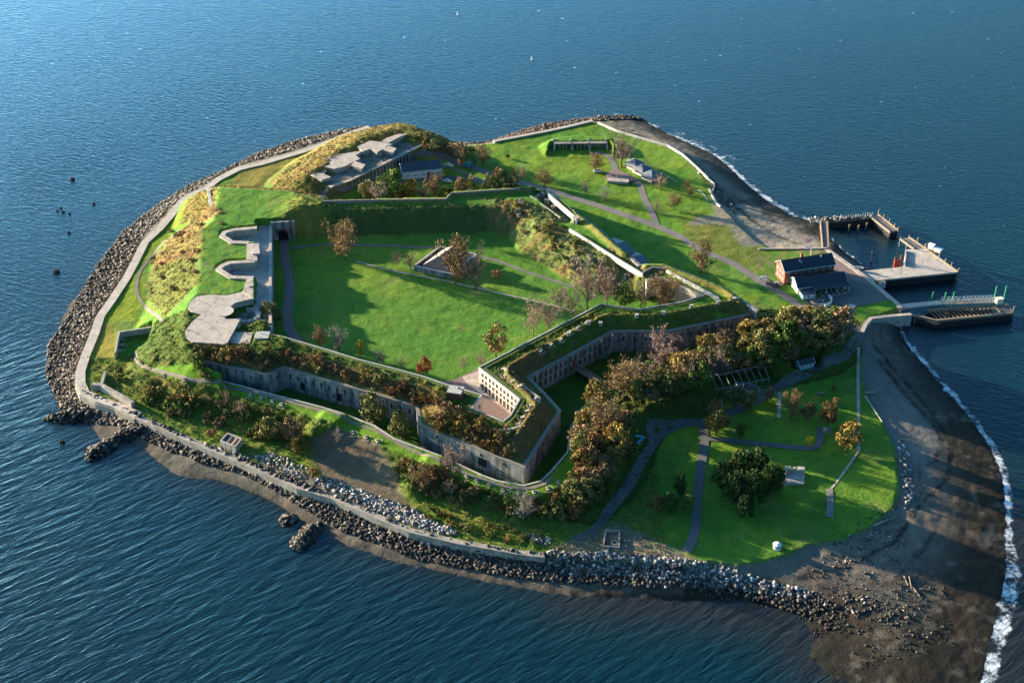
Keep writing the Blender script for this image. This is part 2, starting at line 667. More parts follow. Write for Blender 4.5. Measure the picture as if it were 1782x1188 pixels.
# ---------------------------------------------------------------- ground colours (albedo only)
GR = np.array((0.092, 0.210, 0.028))
GR2 = np.array((0.175, 0.275, 0.030))
DRY = np.array((0.29, 0.23, 0.05))
BRUSH = np.array((0.085, 0.11, 0.022))
RUST = np.array((0.30, 0.125, 0.035))
DIRT = np.array((0.26, 0.20, 0.14))
SAND = np.array((0.19, 0.165, 0.14))
WET = np.array((0.045, 0.040, 0.036))
COB = np.array((0.17, 0.14, 0.115))
C = np.zeros((NX, NY, 3))
RO = np.zeros((NX, NY))
nb = vnoise(X, Y, 40, 21)
nm = vnoise(X, Y, 9, 22)
nf = vnoise(X, Y, 2.6, 23, 2)


def paint(mask, col, amt=1.0):
    m = (np.asarray(mask, float) * amt)[..., None]
    C[:] = C * (1 - m) + col * m


def soft(pts, w=1.5, jit=0.0, js=nm):
    return sstep(-w, w, sdist(X, Y, pts) + jit * js)


# shore
paint(np.ones_like(X), WET)
t = np.clip(dW, 0, None) / (np.clip(dW, 0, None) + np.clip(-dB, 0, None) + 1e-6)
paint(sstep(0.02, 0.5, t + 0.10 * nm), SAND * 0.55)
paint(sstep(0.35, 0.9, t + 0.15 * nm), SAND)
west = (X < 60)
paint(west & (dB < 0) & (dW > 0), COB, 0.45)
eastb = (X > 60) | (Y > 120)
# tide lines on the east beach
for tt, wd in ((0.60, 0.022), (0.80, 0.010)):
    paint(np.exp(-((t + 0.03 * nm + 0.03 * nb - tt) / wd) ** 2) * ((X > 60) & (dB < 0)) * sstep(-0.3, 0.2, nm), WET * 0.6, 0.7)
paint(((X > 60) & (Y < -60)) * sstep(0.62, 0.2, t), np.array((0.050, 0.038, 0.028)))
paint((X > 20) * sstep(0.12, 0.0, t), np.array((0.026, 0.023, 0.019)), 0.8)
paint((X > 20) * (X < 150) * sstep(0.42, 0.05, t + 0.08 * nm) * sstep(-130, -165, Y), np.array((0.022, 0.022, 0.019)), 0.85)
paint(soft(PL("1262,350 1300,345 1345,372 1400,397 1442,412 1442,426 1340,436 1290,428 1262,400 1235,385"), 3, 4) * (dB < 0.5), np.array((0.33, 0.275, 0.225)), 0.9)
paint(soft(PL("1080,214 1120,228 1200,262 1260,310 1330,368 1400,392 1380,400 1300,350 1240,318 1190,275 1110,238", 2), 2, 3) * (dB < 0), np.array((0.22, 0.19, 0.165)), 0.7)
for wl_, wd_ in (("1508,612 1540,640 1580,690 1620,730 1638,765 1630,800 1590,815 1555,825", 0.9), ("1520,600 1570,655 1625,715 1655,770 1650,830 1600,880 1560,940 1480,985 1400,1000", 0.7), ("1500,600 1530,650 1565,710 1590,760", 0.5), ("1265,345 1310,385 1350,410 1395,425", 0.8)):
    paint(np.exp(-((dist_line(X, Y, PL(wl_, 3.0)) + 1.2 * nf) / wd_) ** 2) * (dB < 1), WET * 0.5, 0.85)
paint(soft(PL("1503,600 1540,640 1580,690 1618,730 1634,765 1626,797 1590,812 1560,800 1545,750 1515,705", 4), 2, 3) * (dB < 0.5), np.array((0.20, 0.19, 0.18)), 0.85)
paint((dB < 0) * (dW > 0) * sstep(0.25, 0.6, nm + 0.8 * nf), SAND * 1.25, 0.3)
# body of the island
g = sstep(-0.6, 0.8, dB)
paint(g, GR)
paint(g * sstep(-0.2, 0.5, nb), GR2, 0.75)
paint(g * sstep(0.1, 0.6, nm + 0.5 * nf), GR2 * (1.15, 1.0, 0.9), 0.55)
paint(g * sstep(0.25, 0.6, vnoise(X, Y, 16, 31, 4) + 0.3 * nf), np.array((0.17, 0.20, 0.06)), 0.6)
paint(g * sstep(0.25, 0.55, vnoise(X, Y, 7, 33, 3)), np.array((0.055, 0.14, 0.025)), 0.5)
# drier lawn at the north and east
paint(g * soft(PL("860,250 1035,215 1243,323 1254,357 1290,400 1440,420 1320,480 1145,395 980,340 880,300"), 3, 4) * sstep(-0.3, 0.5, nm + nf * 0.5), np.array((0.15, 0.21, 0.02)), 0.7)
paint(g * soft(PL("1180,385 1260,372 1310,418 1345,440 1300,470 1230,430 1190,410"), 3, 5), np.array((0.16, 0.16, 0.04)), 0.75)
# gravel washed over the lawn north-east
paint(g * soft(PL("1240,340 1262,362 1300,385 1325,415 1440,424 1440,436 1340,432 1290,425 1270,395 1235,390 1190,392 1240,372 1232,350"), 2, 4), SAND * 1.25, 0.9)
paint(g * soft(PL("1320,425 1440,424 1452,445 1320,470"), 2, 3) * sstep(0.1, 0.5, nm + nf), np.array((0.2, 0.17, 0.09)), 0.8)
# west edge: dry grass
paint(g * soft(PL("190,535 250,432 300,380 372,330 372,390 330,400 300,400 262,450 250,500 240,560 200,560 170,640 160,640"), 2, 3), np.array((0.20, 0.25, 0.02)), 0.85)
paint(g * soft(PL("150,640 175,565 205,560 200,620 230,640 225,680 235,700 175,680"), 2, 3), DRY, 0.75)
paint(g * soft(PL("545,300 450,330 395,322 415,298 520,268 600,240 640,226 700,222 700,232 640,245 590,262"), 2, 3), np.array((0.27, 0.20, 0.05)), 0.85)
paint(g * soft(PL("420,320 480,290 560,268 600,285 560,310 590,335 500,330 440,328", 8), 2, 4), BRUSH, 0.6)
hillm = g * (H > 7.2) * (Y > 95) * (X < -20) * (dF < -1)
paint(hillm, np.array((0.24, 0.16, 0.055)), 0.85)
paint(hillm * sstep(0.0, 0.6, nm), BRUSH, 0.6)
RO = np.maximum(RO, hillm * 0.9)
# orange scrub on the west slope
m = g * soft(PL("262,445 290,405 335,388 375,378 392,395 352,404 347,480 345,515 320,535 285,560 262,520 255,490", 9), 2, 3)
paint(m, np.array((0.25, 0.17, 0.065)), 0.9)
paint(m * sstep(-0.1, 0.5, nm + 0.6 * nf), np.array((0.20, 0.105, 0.045)), 0.8)
paint(m * sstep(0.45, 0.1, (Y - P(300, 470, 9)[1]) / 20 + 0.5 * nm), np.array((0.14, 0.165, 0.035)), 0.75)
RO = np.maximum(RO, m * 1.1)
# brush on the slopes in front of the fort
fs = g * ((cov < -0.5) & (Y < 0)) * sstep(5.05, 5.7, H + 0.3 * nm) * (X < 90)
paint(fs, BRUSH * 0.9, 0.85)
paint(fs * sstep(0.1, 0.6, nm + 0.4 * nf), np.array((0.17, 0.12, 0.035)), 0.7)
RO = np.maximum(RO, fs * 1.0)
fl = g * ((cov < -1.5) & (Y < -20) & (H < 5.8)) * (X < 55)
paint(fl, np.array((0.12, 0.17, 0.03)), 0.8)
paint(fl * sstep(0.1, 0.5, nm + nf), DRY * 0.7, 0.5)
RO = np.maximum(RO, fl * 0.55)
ef = g * soft(PL("540,770 600,752 650,775 690,820 700,850 725,885 700,895 640,872 590,850 550,810", 7), 1.2, 1)
paint(ef, np.array((0.15, 0.115, 0.085)), 0.95)
RO = RO * (1 - ef * 0.7)
paint(g * soft(PL("440,790 540,830 600,845 700,880 770,915 760,930 640,893 518,848 450,815"), 1.5, 2), COB * 1.15, 0.9)
em = g * (eas > -12) * (dD < 0) * (X > 10)
paint(em * (eas > -14), BRUSH * 0.8, 0.85)
RO = np.maximum(RO, em * 0.8)
# covered way lawn with bare track
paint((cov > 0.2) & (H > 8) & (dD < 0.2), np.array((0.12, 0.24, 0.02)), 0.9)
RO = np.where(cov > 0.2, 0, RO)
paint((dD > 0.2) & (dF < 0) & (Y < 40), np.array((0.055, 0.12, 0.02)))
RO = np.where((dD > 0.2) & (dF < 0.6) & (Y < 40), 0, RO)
# the fort: slopes rough, terreplein lawn
fm = dF > 0.8
sl = fm & (dA < 8.7) & (dN > 1)
paint(sl & (Y > 0), np.array((0.085, 0.115, 0.028)), 0.95)
paint(sl * sstep(0.1, 0.6, nm + nf), np.array((0.13, 0.12, 0.04)), 0.6)
RO = np.where(sl, 0.7, RO)
ledge = fm & (dA >= 7.8) & (dA < 10.0) & (Y > -25)
paint(ledge, DRY, 0.55)
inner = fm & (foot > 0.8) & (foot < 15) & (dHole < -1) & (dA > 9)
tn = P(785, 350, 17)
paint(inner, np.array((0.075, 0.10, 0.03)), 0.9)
nebm = sstep(-9, 9, X + 7 * nm - P(866, 380, 12)[0] + 0.5 * (Y - P(862, 380, 12)[1]))
nebz = fm & (foot < 22) & (dHole < -0.5) & (dN > 3.2) & (Y > 20)
neb = nebm * nebz
paint(neb, np.array((0.19, 0.20, 0.06)), 0.95)
paint(neb * sstep(-0.1, 0.4, nm + 0.6 * nf), np.array((0.20, 0.115, 0.05)), 0.75)
paint(neb * sstep(0.2, 0.5, -nm + 0.6 * nf), np.array((0.07, 0.12, 0.04)), 0.7)
RO = np.where(inner, 0.6, RO)
RO = np.where(neb > 0.5, 1.2, RO)
cr = fm & (dN < 3.6) & (X > -68)
paint(cr, np.array((0.20, 0.17, 0.055)), 0.8)
RO = np.where(cr, 0.35, RO)
nwm = fm & (soft(PL("505,340 560,348 600,352 560,400 520,412 490,400 480,380 520,360", 14), 3, 5) > 0.5)
nws = fm * soft(PL("505,340 560,348 600,352 560,400 520,412 490,400 480,380 520,360", 14), 4, 6)
paint(nws, np.array((0.20, 0.20, 0.04)), 0.9)
paint(nws * sstep(0, .5, nm + nf), DRY, 0.5)
RO = np.where(nwm, 0.7, RO)
sf = fm & (dA < 9.5) & (Y < -20) & (X < 15)
paint(sf, np.array((0.15, 0.10, 0.04)), 0.9)
RO = np.where(sf, 0.6, RO)
# parade lawn
pm = (dHole > 0)
paint(pm, np.array((0.095, 0.215, 0.030)))
paint(pm * sstep(-0.2, 0.6, nb + 0.3 * nm), GR2 * 0.95, 0.7)
paint(pm * sstep(0.2, 0.6, nm + 0.4 * nf), np.array((0.15, 0.22, 0.04)), 0.5)
paint(pm * sstep(0.2, 0.55, vnoise(X, Y, 8, 35, 4)), np.array((0.055, 0.145, 0.022)), 0.55)
paint(pm * sstep(0.35, 0.6, vnoise(X, Y, 14, 36, 4)), np.array((0.20, 0.18, 0.07)), 0.4)
RO = np.where(pm, 0.0, RO)
paint(inside(X, Y, ruin), np.array((0.09, 0.12, 0.07)), 0.9)
# sandy bank and worn ground in the south
paint(g * soft(PL("960,955 1040,915 1075,905 1085,930 1150,960 1240,978 1300,985 1180,1000 1100,985 1040,980 960,975"), 2, 3), DIRT * 0.9, 0.85)
paint(g * soft(PL("1085,920 1110,925 1190,962 1180,975 1110,950 1060,960"), 1, 2), SAND * 1.2, 0.6)
paint(g * soft(PL("1600,545 1566,536 1500,575 1490,590 1480,560 1545,548"), 2, 2), np.array((0.11, 0.09, 0.06)), 0.7)

rr = np.random.default_rng(5).random((NX, NY)) - 0.5
H += RO * (0.55 * nf + 0.75 * rr * 0.8) * (dB > 1)
lawn = (dB > 1) & (RO < 0.05)
H += lawn * (0.05 * rr + 0.13 * nm + 0.06 * nf)

kg = NT("ground_cover")
at = kg.n('Attribute', attribute_name="Col")
ra = kg.n('Attribute', attribute_name="rough")
cc = kg.coord('Object')
f1 = kg.noise(cc, 1.3, 6, 0.65)
f2 = kg.noise(cc, 0.16, 4)
f3 = kg.noise(cc, 0.035, 3)
c1 = kg.ramp(f1, [(0.25, 0.55), (0.5, 0.95), (0.78, 1.35)])
c2 = kg.ramp(f2, [(0.3, (0.80, 0.86, 0.8)), (0.7, (1.16, 1.06, 1.0))])
c3 = kg.ramp(f3, [(0.35, (0.88, 0.94, 0.9)), (0.65, (1.1, 1.03, 1.0))])
kg.l(kg.mul(kg.mul(kg.mul(at.outputs['Color'], c1), c2), c3), kg.b.inputs['Base Color'])
kg.b.inputs['Roughness'].default_value = 0.95
kg.b.inputs['Specular IOR Level'].default_value = 0.08
bs = kg.bump(f1, 0.8, 0.22)
kg.l(kg.bump(f2, 0.6, 0.9, bs), kg.b.inputs['Normal'])
GROUND = kg.m

idx = (np.arange(NX)[:, None] * NY + np.arange(NY)[None, :])
q = np.stack([idx[:-1, :-1], idx[1:, :-1], idx[1:, 1:], idx[:-1, 1:]], -1).reshape(-1, 4)
bodyq = ((dB[:-1, :-1] > 0) | (dB[1:, 1:] > 0)).reshape(-1)
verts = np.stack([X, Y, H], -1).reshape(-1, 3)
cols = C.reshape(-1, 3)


def sub(name, mask):
    f = q[mask]
    u, inv = np.unique(f, return_inverse=True)
    return npmesh(name, verts[u], inv.reshape(-1, 4), GROUND, cols[u], attrs={'rough': RO.reshape(-1)[u]}, smooth=False)


near = ((dW[:-1, :-1] > -30) | (dW[1:, 1:] > -30)).reshape(-1)
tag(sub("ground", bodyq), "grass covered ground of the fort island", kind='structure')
tag(sub("beach", (~bodyq) & near), "pebble and sand foreshore around the island", kind='structure')

# ---------------------------------------------------------------- water
kw = NT("sea_water")
b = kw.b
tc = kw.n('TexCoord')
cw = tc.outputs['Object']


def wv(scale, rot, stretch, detail, dist=0.0):
    m0 = kw.n('Mapping')
    m0.inputs['Rotation'].default_value = (0, 0, rot)
    kw.l(cw, m0.inputs[0])
    mp = kw.n('Mapping')
    mp.inputs['Scale'].default_value = (scale, scale * stretch, scale)
    kw.l(m0.outputs[0], mp.inputs[0])
    nd = kw.n('TexNoise')
    nd.inputs['Scale'].default_value = 1
    nd.inputs['Detail'].default_value = detail
    nd.inputs['Distortion'].default_value = dist
    kw.l(mp.outputs[0], nd.inputs['Vector'])
    return nd.outputs['Fac']


w1 = wv(0.20, R(26), 2.8, 4, 0.6)
w2 = wv(0.55, R(18), 2.2, 5, 0.6)
w3 = wv(0.085, R(-38), 4.2, 5, 0.6)
w4 = wv(0.75, R(5), 1.6, 3, 0.2)
lf = kw.n('Attribute', attribute_name="swell")
sw = kw.mix(lf.outputs['Fac'], w1, w3)
amp_ = kw.math('MULTIPLY_ADD', lf.outputs['Fac'], 0.36, 0.28)
n_a = kw.bump(sw, 0.5, 0.95)
kw.l(amp_, n_a.node.inputs['Strength'])
n_b = kw.bump(w2, 0.5, 0.22, n_a)
n_c = kw.bump(w4, 0.5, 0.08, n_b)
calm = kw.n('Attribute', attribute_name="shallow")
foam = kw.n('Attribute', attribute_name="foam")
fn = kw.noise(cw, 0.45, 7, 0.8)
fn2 = kw.noise(cw, 0.12, 3, 0.6)
ff = kw.math('MULTIPLY', foam.outputs['Fac'], kw.math('MULTIPLY', fn, 2.0))
ff = kw.math('MULTIPLY', ff, kw.math('MULTIPLY_ADD', fn2, 1.6, 0.2))
ff = kw.math('MINIMUM', kw.math('MULTIPLY', kw.math('SUBTRACT', ff, 0.80), 2.2), 0.75)
ff = kw.math('MAXIMUM', ff, 0.0)
# scattered whitecaps
mp = kw.n('Mapping')
mp.inputs['Scale'].default_value = (0.20, 0.55, 0.2)
mp.inputs['Rotation'].default_value = (0, 0, R(12))
kw.l(cw, mp.inputs[0])
wc = kw.noise(mp.outputs[0], 1.0, 2, 0.5)
wc2 = kw.noise(cw, 1.2, 4, 0.7)
wa = kw.n('Attribute', attribute_name="caps")
cap = kw.math('MULTIPLY', kw.math('GREATER_THAN', kw.math('ADD', wc, kw.math('MULTIPLY', wc2, 0.14)), 0.838), wa.outputs['Fac'])
cap = kw.math('MULTIPLY', cap, kw.math('MULTIPLY', wc2, 0.7))
ff = kw.math('MINIMUM', kw.math('ADD', ff, cap), 1.0)
big = kw.noise(cw, 0.012, 3, 0.6)
deep = kw.mix(big, (0.001, 0.014, 0.021), (0.002, 0.026, 0.030))
tcol = kw.mix(calm.outputs['Fac'], deep, (0.020, 0.019, 0.015))
kw.l(kw.mix(ff, tcol, (0.75, 0.80, 0.82)), b.inputs['Base Color'])
rgh = kw.math('ADD', 0.24, kw.math('MULTIPLY', ff, 0.6))
kw.l(rgh, b.inputs['Roughness'])
b.inputs['Specular Tint'].default_value = (0.8, 0.97, 1.0, 1)
b.inputs['Specular IOR Level'].default_value = 0.6
b.inputs['IOR'].default_value = 1.40
kw.l(n_c, b.inputs['Normal'])

ws = 2.2
wx = np.concatenate([[-30000, -4000, -900], np.arange(-330, 330, ws), [900, 4000, 30000]])
wy = np.concatenate([[-3000, -900], np.arange(-300, 330, ws), [600, 1500, 6000, 40000]])
WX, WY = np.meshgrid(wx, wy, indexing='ij')
FO = np.zeros_like(WX)
wob = vnoise(WX, WY, 12, 41, 2)


def foamline(px, w, off=0.0, amp=1.0):
    global FO
    d = dist_line(WX, WY, PL(px, 0.0))
    ww = w * (1 + 0.5 * wob)
    FO = np.maximum(FO, amp * np.exp(-np.clip(d - ww * 0.4, 0, None) ** 2 / (ww * 0.8) ** 2))


foamline("1112,210 1160,232 1202,250 1242,268 1272,290 1302,320 1342,350 1382,374 1422,386", 2.6)
foamline("1120,208 1165,226 1215,245 1255,264 1290,288", 4.0, amp=0.7)
foamline("1446,414 1472,440 1508,466", 1.4)
foamline("1564,565 1576,592 1604,626 1642,669", 2.2)
foamline("1642,669 1682,713 1717,763 1743,808 1752,860 1757,920 1756,1000", 2.4)
foamline("1756,930 1768,1000 1752,1070 1740,1120 1724,1190 1700,1255", 3.0)
foamline("1745,1010 1738,1070 1725,1120 1708,1188 1695,1240", 2.4)
foamline("600,951 667,973 728,987 789,999 852,1014", 0.7, amp=0.75)
foamline("990,184 1040,192 1090,202", 2.2, amp=0.75)
foamline("1042,195 1062,200", 3, amp=0.6)
foamline("1410,384 1500,374", 1.6, amp=0.6)
dWw = sdist(WX, WY, WATERLINE)
SH = np.exp(-np.clip(-dWw, 0, None) / 9.0) * 0.5
spit = dist_line(WX, WY, PL("1480,1200 1410,1130 1350,1070 1180,1046 1000,1040", 0.0))
SH = np.maximum(SH, 0.9 * np.exp(-(spit / 15.0) ** 2))
spit2 = dist_line(WX, WY, PL("1762,900 1772,1000 1752,1100 1742,1188", 0.0))
SH = np.maximum(SH, 0.9 * np.exp(-(spit2 / 12.0) ** 2) * (dWw < 3))
SWL = sstep(40, -40, WX * 0.35 + WY + 60)
CP = sstep(-250, 60, WX + WY * 0.4) * sstep(-60, 60, WY + 0.6 * WX)
n_w, m_w = WX.shape
ii = np.arange(n_w)[:, None] * m_w + np.arange(m_w)[None, :]
qw = np.stack([ii[:-1, :-1], ii[1:, :-1], ii[1:, 1:], ii[:-1, 1:]], -1).reshape(-1, 4)
wo = npmesh("water", np.stack([WX, WY, np.zeros_like(WX)], -1).reshape(-1, 3), qw, kw.m, attrs={'foam': FO, 'shallow': SH, 'swell': SWL, 'caps': CP})
tag(wo, "wind rippled blue harbour water around the island", kind='structure')
# ---------------------------------------------------------------- building materials
def masonry(name, col, bw=1.6, bh=0.6, streak=0.5, var=0.25):
    k = NT(name)
    uv = k.coord('UV')
    br = k.n('TexBrick')
    br.inputs['Scale'].default_value = 1
    br.inputs['Brick Width'].default_value = bw
    br.inputs['Row Height'].default_value = bh
    br.inputs['Mortar Size'].default_value = 0.03
    br.inputs['Color1'].default_value = (*[c * 1.1 for c in col], 1)
    br.inputs['Color2'].default_value = (*[c * (1 - var) for c in col], 1)
    br.inputs['Mortar'].default_value = (*[c * 0.45 for c in col], 1)
    k.l(uv, br.inputs['Vector'])
    ms = k.coord('UV', (0.55, 0.06, 1))
    st = k.noise(ms, 1.0, 5, 0.65)
    st = k.ramp(st, [(0.38, 1 - streak), (0.58, 1.0)])
    ob = k.coord('Object')
    nz = k.ramp(k.noise(ob, 0.25, 4), [(0.3, 0.75), (0.7, 1.1)])
    k.l(k.mul(k.mul(br.outputs['Color'], st), nz), k.b.inputs['Base Color'])
    k.b.inputs['Roughness'].default_value = 0.9
    k.l(k.bump(br.outputs['Fac'], 0.3, -0.05), k.b.inputs['Normal'])
    return k.m


def concrete(name, col, crack=0.35):
    k = NT(name)
    ob = k.coord('Object')
    a = k.ramp(k.noise(ob, 0.22, 5, 0.6), [(0.3, 0.72), (0.7, 1.08)])
    bb = k.ramp(k.noise(ob, 1.4, 5, 0.7), [(0.3, 0.8), (0.65, 1.05)])
    vo = k.n('TexVoronoi', feature='DISTANCE_TO_EDGE')
    vo.inputs['Scale'].default_value = 0.16
    k.l(ob, vo.inputs['Vector'])
    cr = k.ramp(vo.outputs['Distance'], [(0.0, 1 - crack), (0.035, 1.0)])
    base = k.n('RGB')
    base.outputs[0].default_value = (*col, 1)
    k.l(k.mul(k.mul(k.mul(base.outputs[0], a), bb), cr), k.b.inputs['Base Color'])
    k.b.inputs['Roughness'].default_value = 0.9
    return k.m


M = {}
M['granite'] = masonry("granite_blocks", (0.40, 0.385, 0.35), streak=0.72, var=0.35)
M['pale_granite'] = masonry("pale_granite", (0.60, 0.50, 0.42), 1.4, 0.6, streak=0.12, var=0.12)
M['coping'] = concrete("coping_stone", (0.50, 0.46, 0.40), 0.15)
M['brick'] = masonry("red_brick", (0.36, 0.13, 0.085), 0.5, 0.2, streak=0.1)
M['conc'] = concrete("weathered_concrete", (0.50, 0.405, 0.33), 0.5)
M['conc_pale'] = concrete("pale_concrete", (0.54, 0.45, 0.37), 0.3)
M['turf'] = simple("turf", (0.11, 0.15, 0.03), 0.95, 0.4, 1.5)
M['conc_dark'] = concrete("stained_concrete", (0.27, 0.235, 0.195))
M['seawall'] = masonry("seawall_stone", (0.43, 0.36, 0.29), 2.4, 0.8, streak=0.35, var=0.2)
M['asphalt'] = simple("asphalt", (0.20, 0.175, 0.16), 0.9, 0.25, 0.8)
M['asphalt_new'] = simple("dark_asphalt", (0.14, 0.132, 0.125), 0.9, 0.2, 0.8)
M['gravel'] = simple("gravel_track", (0.24, 0.20, 0.15), 0.95, 0.3, 1.5)
M['paving'] = simple("pinkish_paving", (0.25, 0.165, 0.145), 0.9, 0.2, 0.6)
M['slate'] = simple("slate_roof", (0.045, 0.055, 0.068), 0.6, 0.2, 1.0)
M['metal_roof'] = simple("grey_metal_roof", (0.19, 0.20, 0.215), 0.6, 0.15, 0.6)
M['blue_roof'] = simple("blue_grey_roof", (0.075, 0.088, 0.112), 0.7, 0.15, 0.6)
M['white'] = simple("white_paint", (0.70, 0.70, 0.68), 0.6, 0.12, 0.5)
M['cream'] = simple("cream_paint", (0.74, 0.66, 0.50), 0.6, 0.1, 0.5)
M['glass'] = simple("window_glass", (0.02, 0.03, 0.04), 0.15, 0.1)
M['dark'] = simple("dark_opening", (0.012, 0.012, 0.013), 0.9, 0.1)
M['timber'] = simple("weathered_timber", (0.30, 0.22, 0.15), 0.85, 0.3, 1.5)
M['timber_dark'] = simple("wet_timber", (0.035, 0.03, 0.028), 0.8, 0.3, 1.0)
M['rust_steel'] = simple("rusted_steel", (0.33, 0.13, 0.05), 0.7, 0.4, 1.0)
M['steel'] = simple("galvanised_steel", (0.42, 0.44, 0.45), 0.45, 0.2, 1.0, metal=0.4)
M['green_paint'] = simple("green_paint", (0.03, 0.25, 0.13), 0.6, 0.2)
M['teal_paint'] = simple("teal_paint", (0.08, 0.42, 0.50), 0.5, 0.2)
M['mint'] = simple("pale_green_clapboard", (0.40, 0.62, 0.56), 0.6, 0.1)
M['red_paint'] = simple("red_paint", (0.42, 0.05, 0.04), 0.6, 0.2)
M['flagwhite'] = simple("white_cloth", (0.8, 0.8, 0.8), 0.8, 0.05)
M['bark'] = simple("bark", (0.11, 0.085, 0.065), 0.95, 0.3, 3.0)
M['brown'] = simple("brown_paint", (0.30, 0.21, 0.15), 0.8, 0.2)


def G(x, y):
    """ground point under a photo pixel"""
    a = hit1(x, y)
    return a


# ---------------------------------------------------------------- masonry walls
def mitre(path):
    n = len(path)
    out = []
    for i in range(n):
        a = np.array(path[max(i - 1, 0)][:2], float)
        p = np.array(path[i][:2], float)
        b_ = np.array(path[min(i + 1, n - 1)][:2], float)
        d1, d2 = p - a, b_ - p
        d1 = d1 / np.hypot(*d1) if np.hypot(*d1) > 1e-6 else d2 / np.hypot(*d2)
        d2 = d2 / np.hypot(*d2) if np.hypot(*d2) > 1e-6 else d1
        n1, n2_ = np.array([d1[1], -d1[0]]), np.array([d2[1], -d2[0]])
        m_ = n1 + n2_
        m_ /= max(np.hypot(*m_), 1e-6)
        out.append(m_ / max(m_.dot(n1), 0.45))
    return out


def segwall(path, nr, i, w0, w1, z0, z1):
    mb = MB()
    j = i + 1
    A0, A1 = path[i] + nr[i] * w0, path[i] + nr[i] * w1
    B0, B1 = path[j] + nr[j] * w0, path[j] + nr[j] * w1
    mb.hull([(*A1, z0), (*B1, z0), (*B0, z0), (*A0, z0)], [(*A1, z1), (*B1, z1), (*B0, z1), (*A0, z1)])
    # flip if clockwise
    a = np.cross(B1 - A1, B0 - A1)
    if a < 0:
        mb = MB()
        mb.hull([(*A0, z0), (*B0, z0), (*B1, z0), (*A1, z0)], [(*A0, z1), (*B0, z1), (*B1, z1), (*A1, z1)])
    return mb


def slit_mesh(w, hgt, name, stone):
    """opening on the wall face: stone frame standing proud, dark panel painted as recess shade"""
    mb = MB()
    t, dd = 0.14, 0.16
    mb.box(0, -dd / 2, -t, w + 2 * t, dd, t)
    mb.box(0, -dd / 2, hgt, w + 2 * t, dd, t)
    mb.box(-w / 2 - t / 2, -dd / 2, 0, t, dd, hgt)
    mb.box(w / 2 + t / 2, -dd / 2, 0, t, dd, hgt)
    fm_ = mb.mesh(name, stone)
    d2 = MB()
    d2.box(0, -0.015, 0.004, w - 0.004, 0.03, hgt - 0.008)  # flat near-black panel, its colour imitates the shade of a deep recess
    i0 = len(fm_.vertices)
    me = bpy.data.meshes.new(name)
    me.from_pydata(mb.v + d2.v, [], mb.f + [tuple(k + len(mb.v) for k in f) for f in d2.f])
    me.materials.append(stone)
    me.materials.append(M['dark'])
    for p in me.polygons:
        p.material_index = 1 if p.index >= len(mb.f) else 0
    return me


SLIT = slit_mesh(0.55, 2.3, "embrasure", M['granite'])
SLOT = slit_mesh(0.5, 1.2, "embrasure", M['granite'])
GATE = slit_mesh(2.2, 3.6, "doorway", M['granite'])
WIN = slit_mesh(0.8, 1.5, "window", M['pale_granite'])
WIN2 = slit_mesh(1.1, 2.6, "window", M['pale_granite'])


def opening(me, name, parent, x, y, z, ang):
    o = bpy.data.objects.new(name, me)
    COL.objects.link(o)
    o.parent = parent
    o.location = (x - parent.location.x, y - parent.location.y, z - parent.location.z)
    o.rotation_euler = (0, 0, ang)
    return o


def along(path, i, side):
    """generator info for a wall segment: unit dir, outward normal, angle so that local -y points outward"""
    d = path[i + 1] - path[i]
    L = np.hypot(*d)
    d = d / L
    n_ = np.array([d[1], -d[0]]) * side
    return d, n_, L, math.atan2(n_[1], n_[0]) + math.pi / 2


nrS = mitre(SCARP)
info = [
    ("tall granite ditch wall of the fort's west bastion, under the concrete gun apron", [(SLOT, 10.2, 5, (0.60, 0.9))]),
    ("short granite flank wall turning back from the west bastion into the ditch", [(SLOT, 10.2, 4, (0.3, 0.8))]),
    ("long granite curtain wall below rust coloured scrub, facing the sea", [(SLIT, 9.2, 3.6, (0.03, 0.97)), (SLOT, 6.0, 7.2, (0.1, 0.9))]),
    ("stained granite wall section behind the two round grey-green ditch trees", [(SLIT, 9.2, 3.6, (0.05, 0.95))]),
    ("short granite return wall at the left end of the sunlit south bastion face", []),
    ("sunlit streaked granite face of the south bastion with a dark double doorway", [(SLOT, 10.8, 9.0, (0.06, 0.92))]),
    ("shaded granite face right of the sharp south bastion corner", [(SLOT, 10.4, 9.0, (0.1, 0.9))]),
    ("hidden shoulder wall behind the south bastion", []),
    ("small inner flank wall at the start of the right-hand curtain", []),
    ("shaded granite curtain wall with two rows of embrasures above the footbridge", [(SLIT, 10.0, 2.9, (0.04, 0.98)), (SLIT, 6.2, 2.9, (0.04, 0.98))]),
    ("dark granite flank wall at the inner corner of the east bastion", [(SLIT, 8.8, 4.2, (0.1, 0.9))]),
    ("long shaded granite face of the east bastion behind the autumn trees", [(SLIT, 8.8, 3.6, (0.03, 0.97))]),
    ("tip of the east bastion wall beside the paved forecourt", []),
]
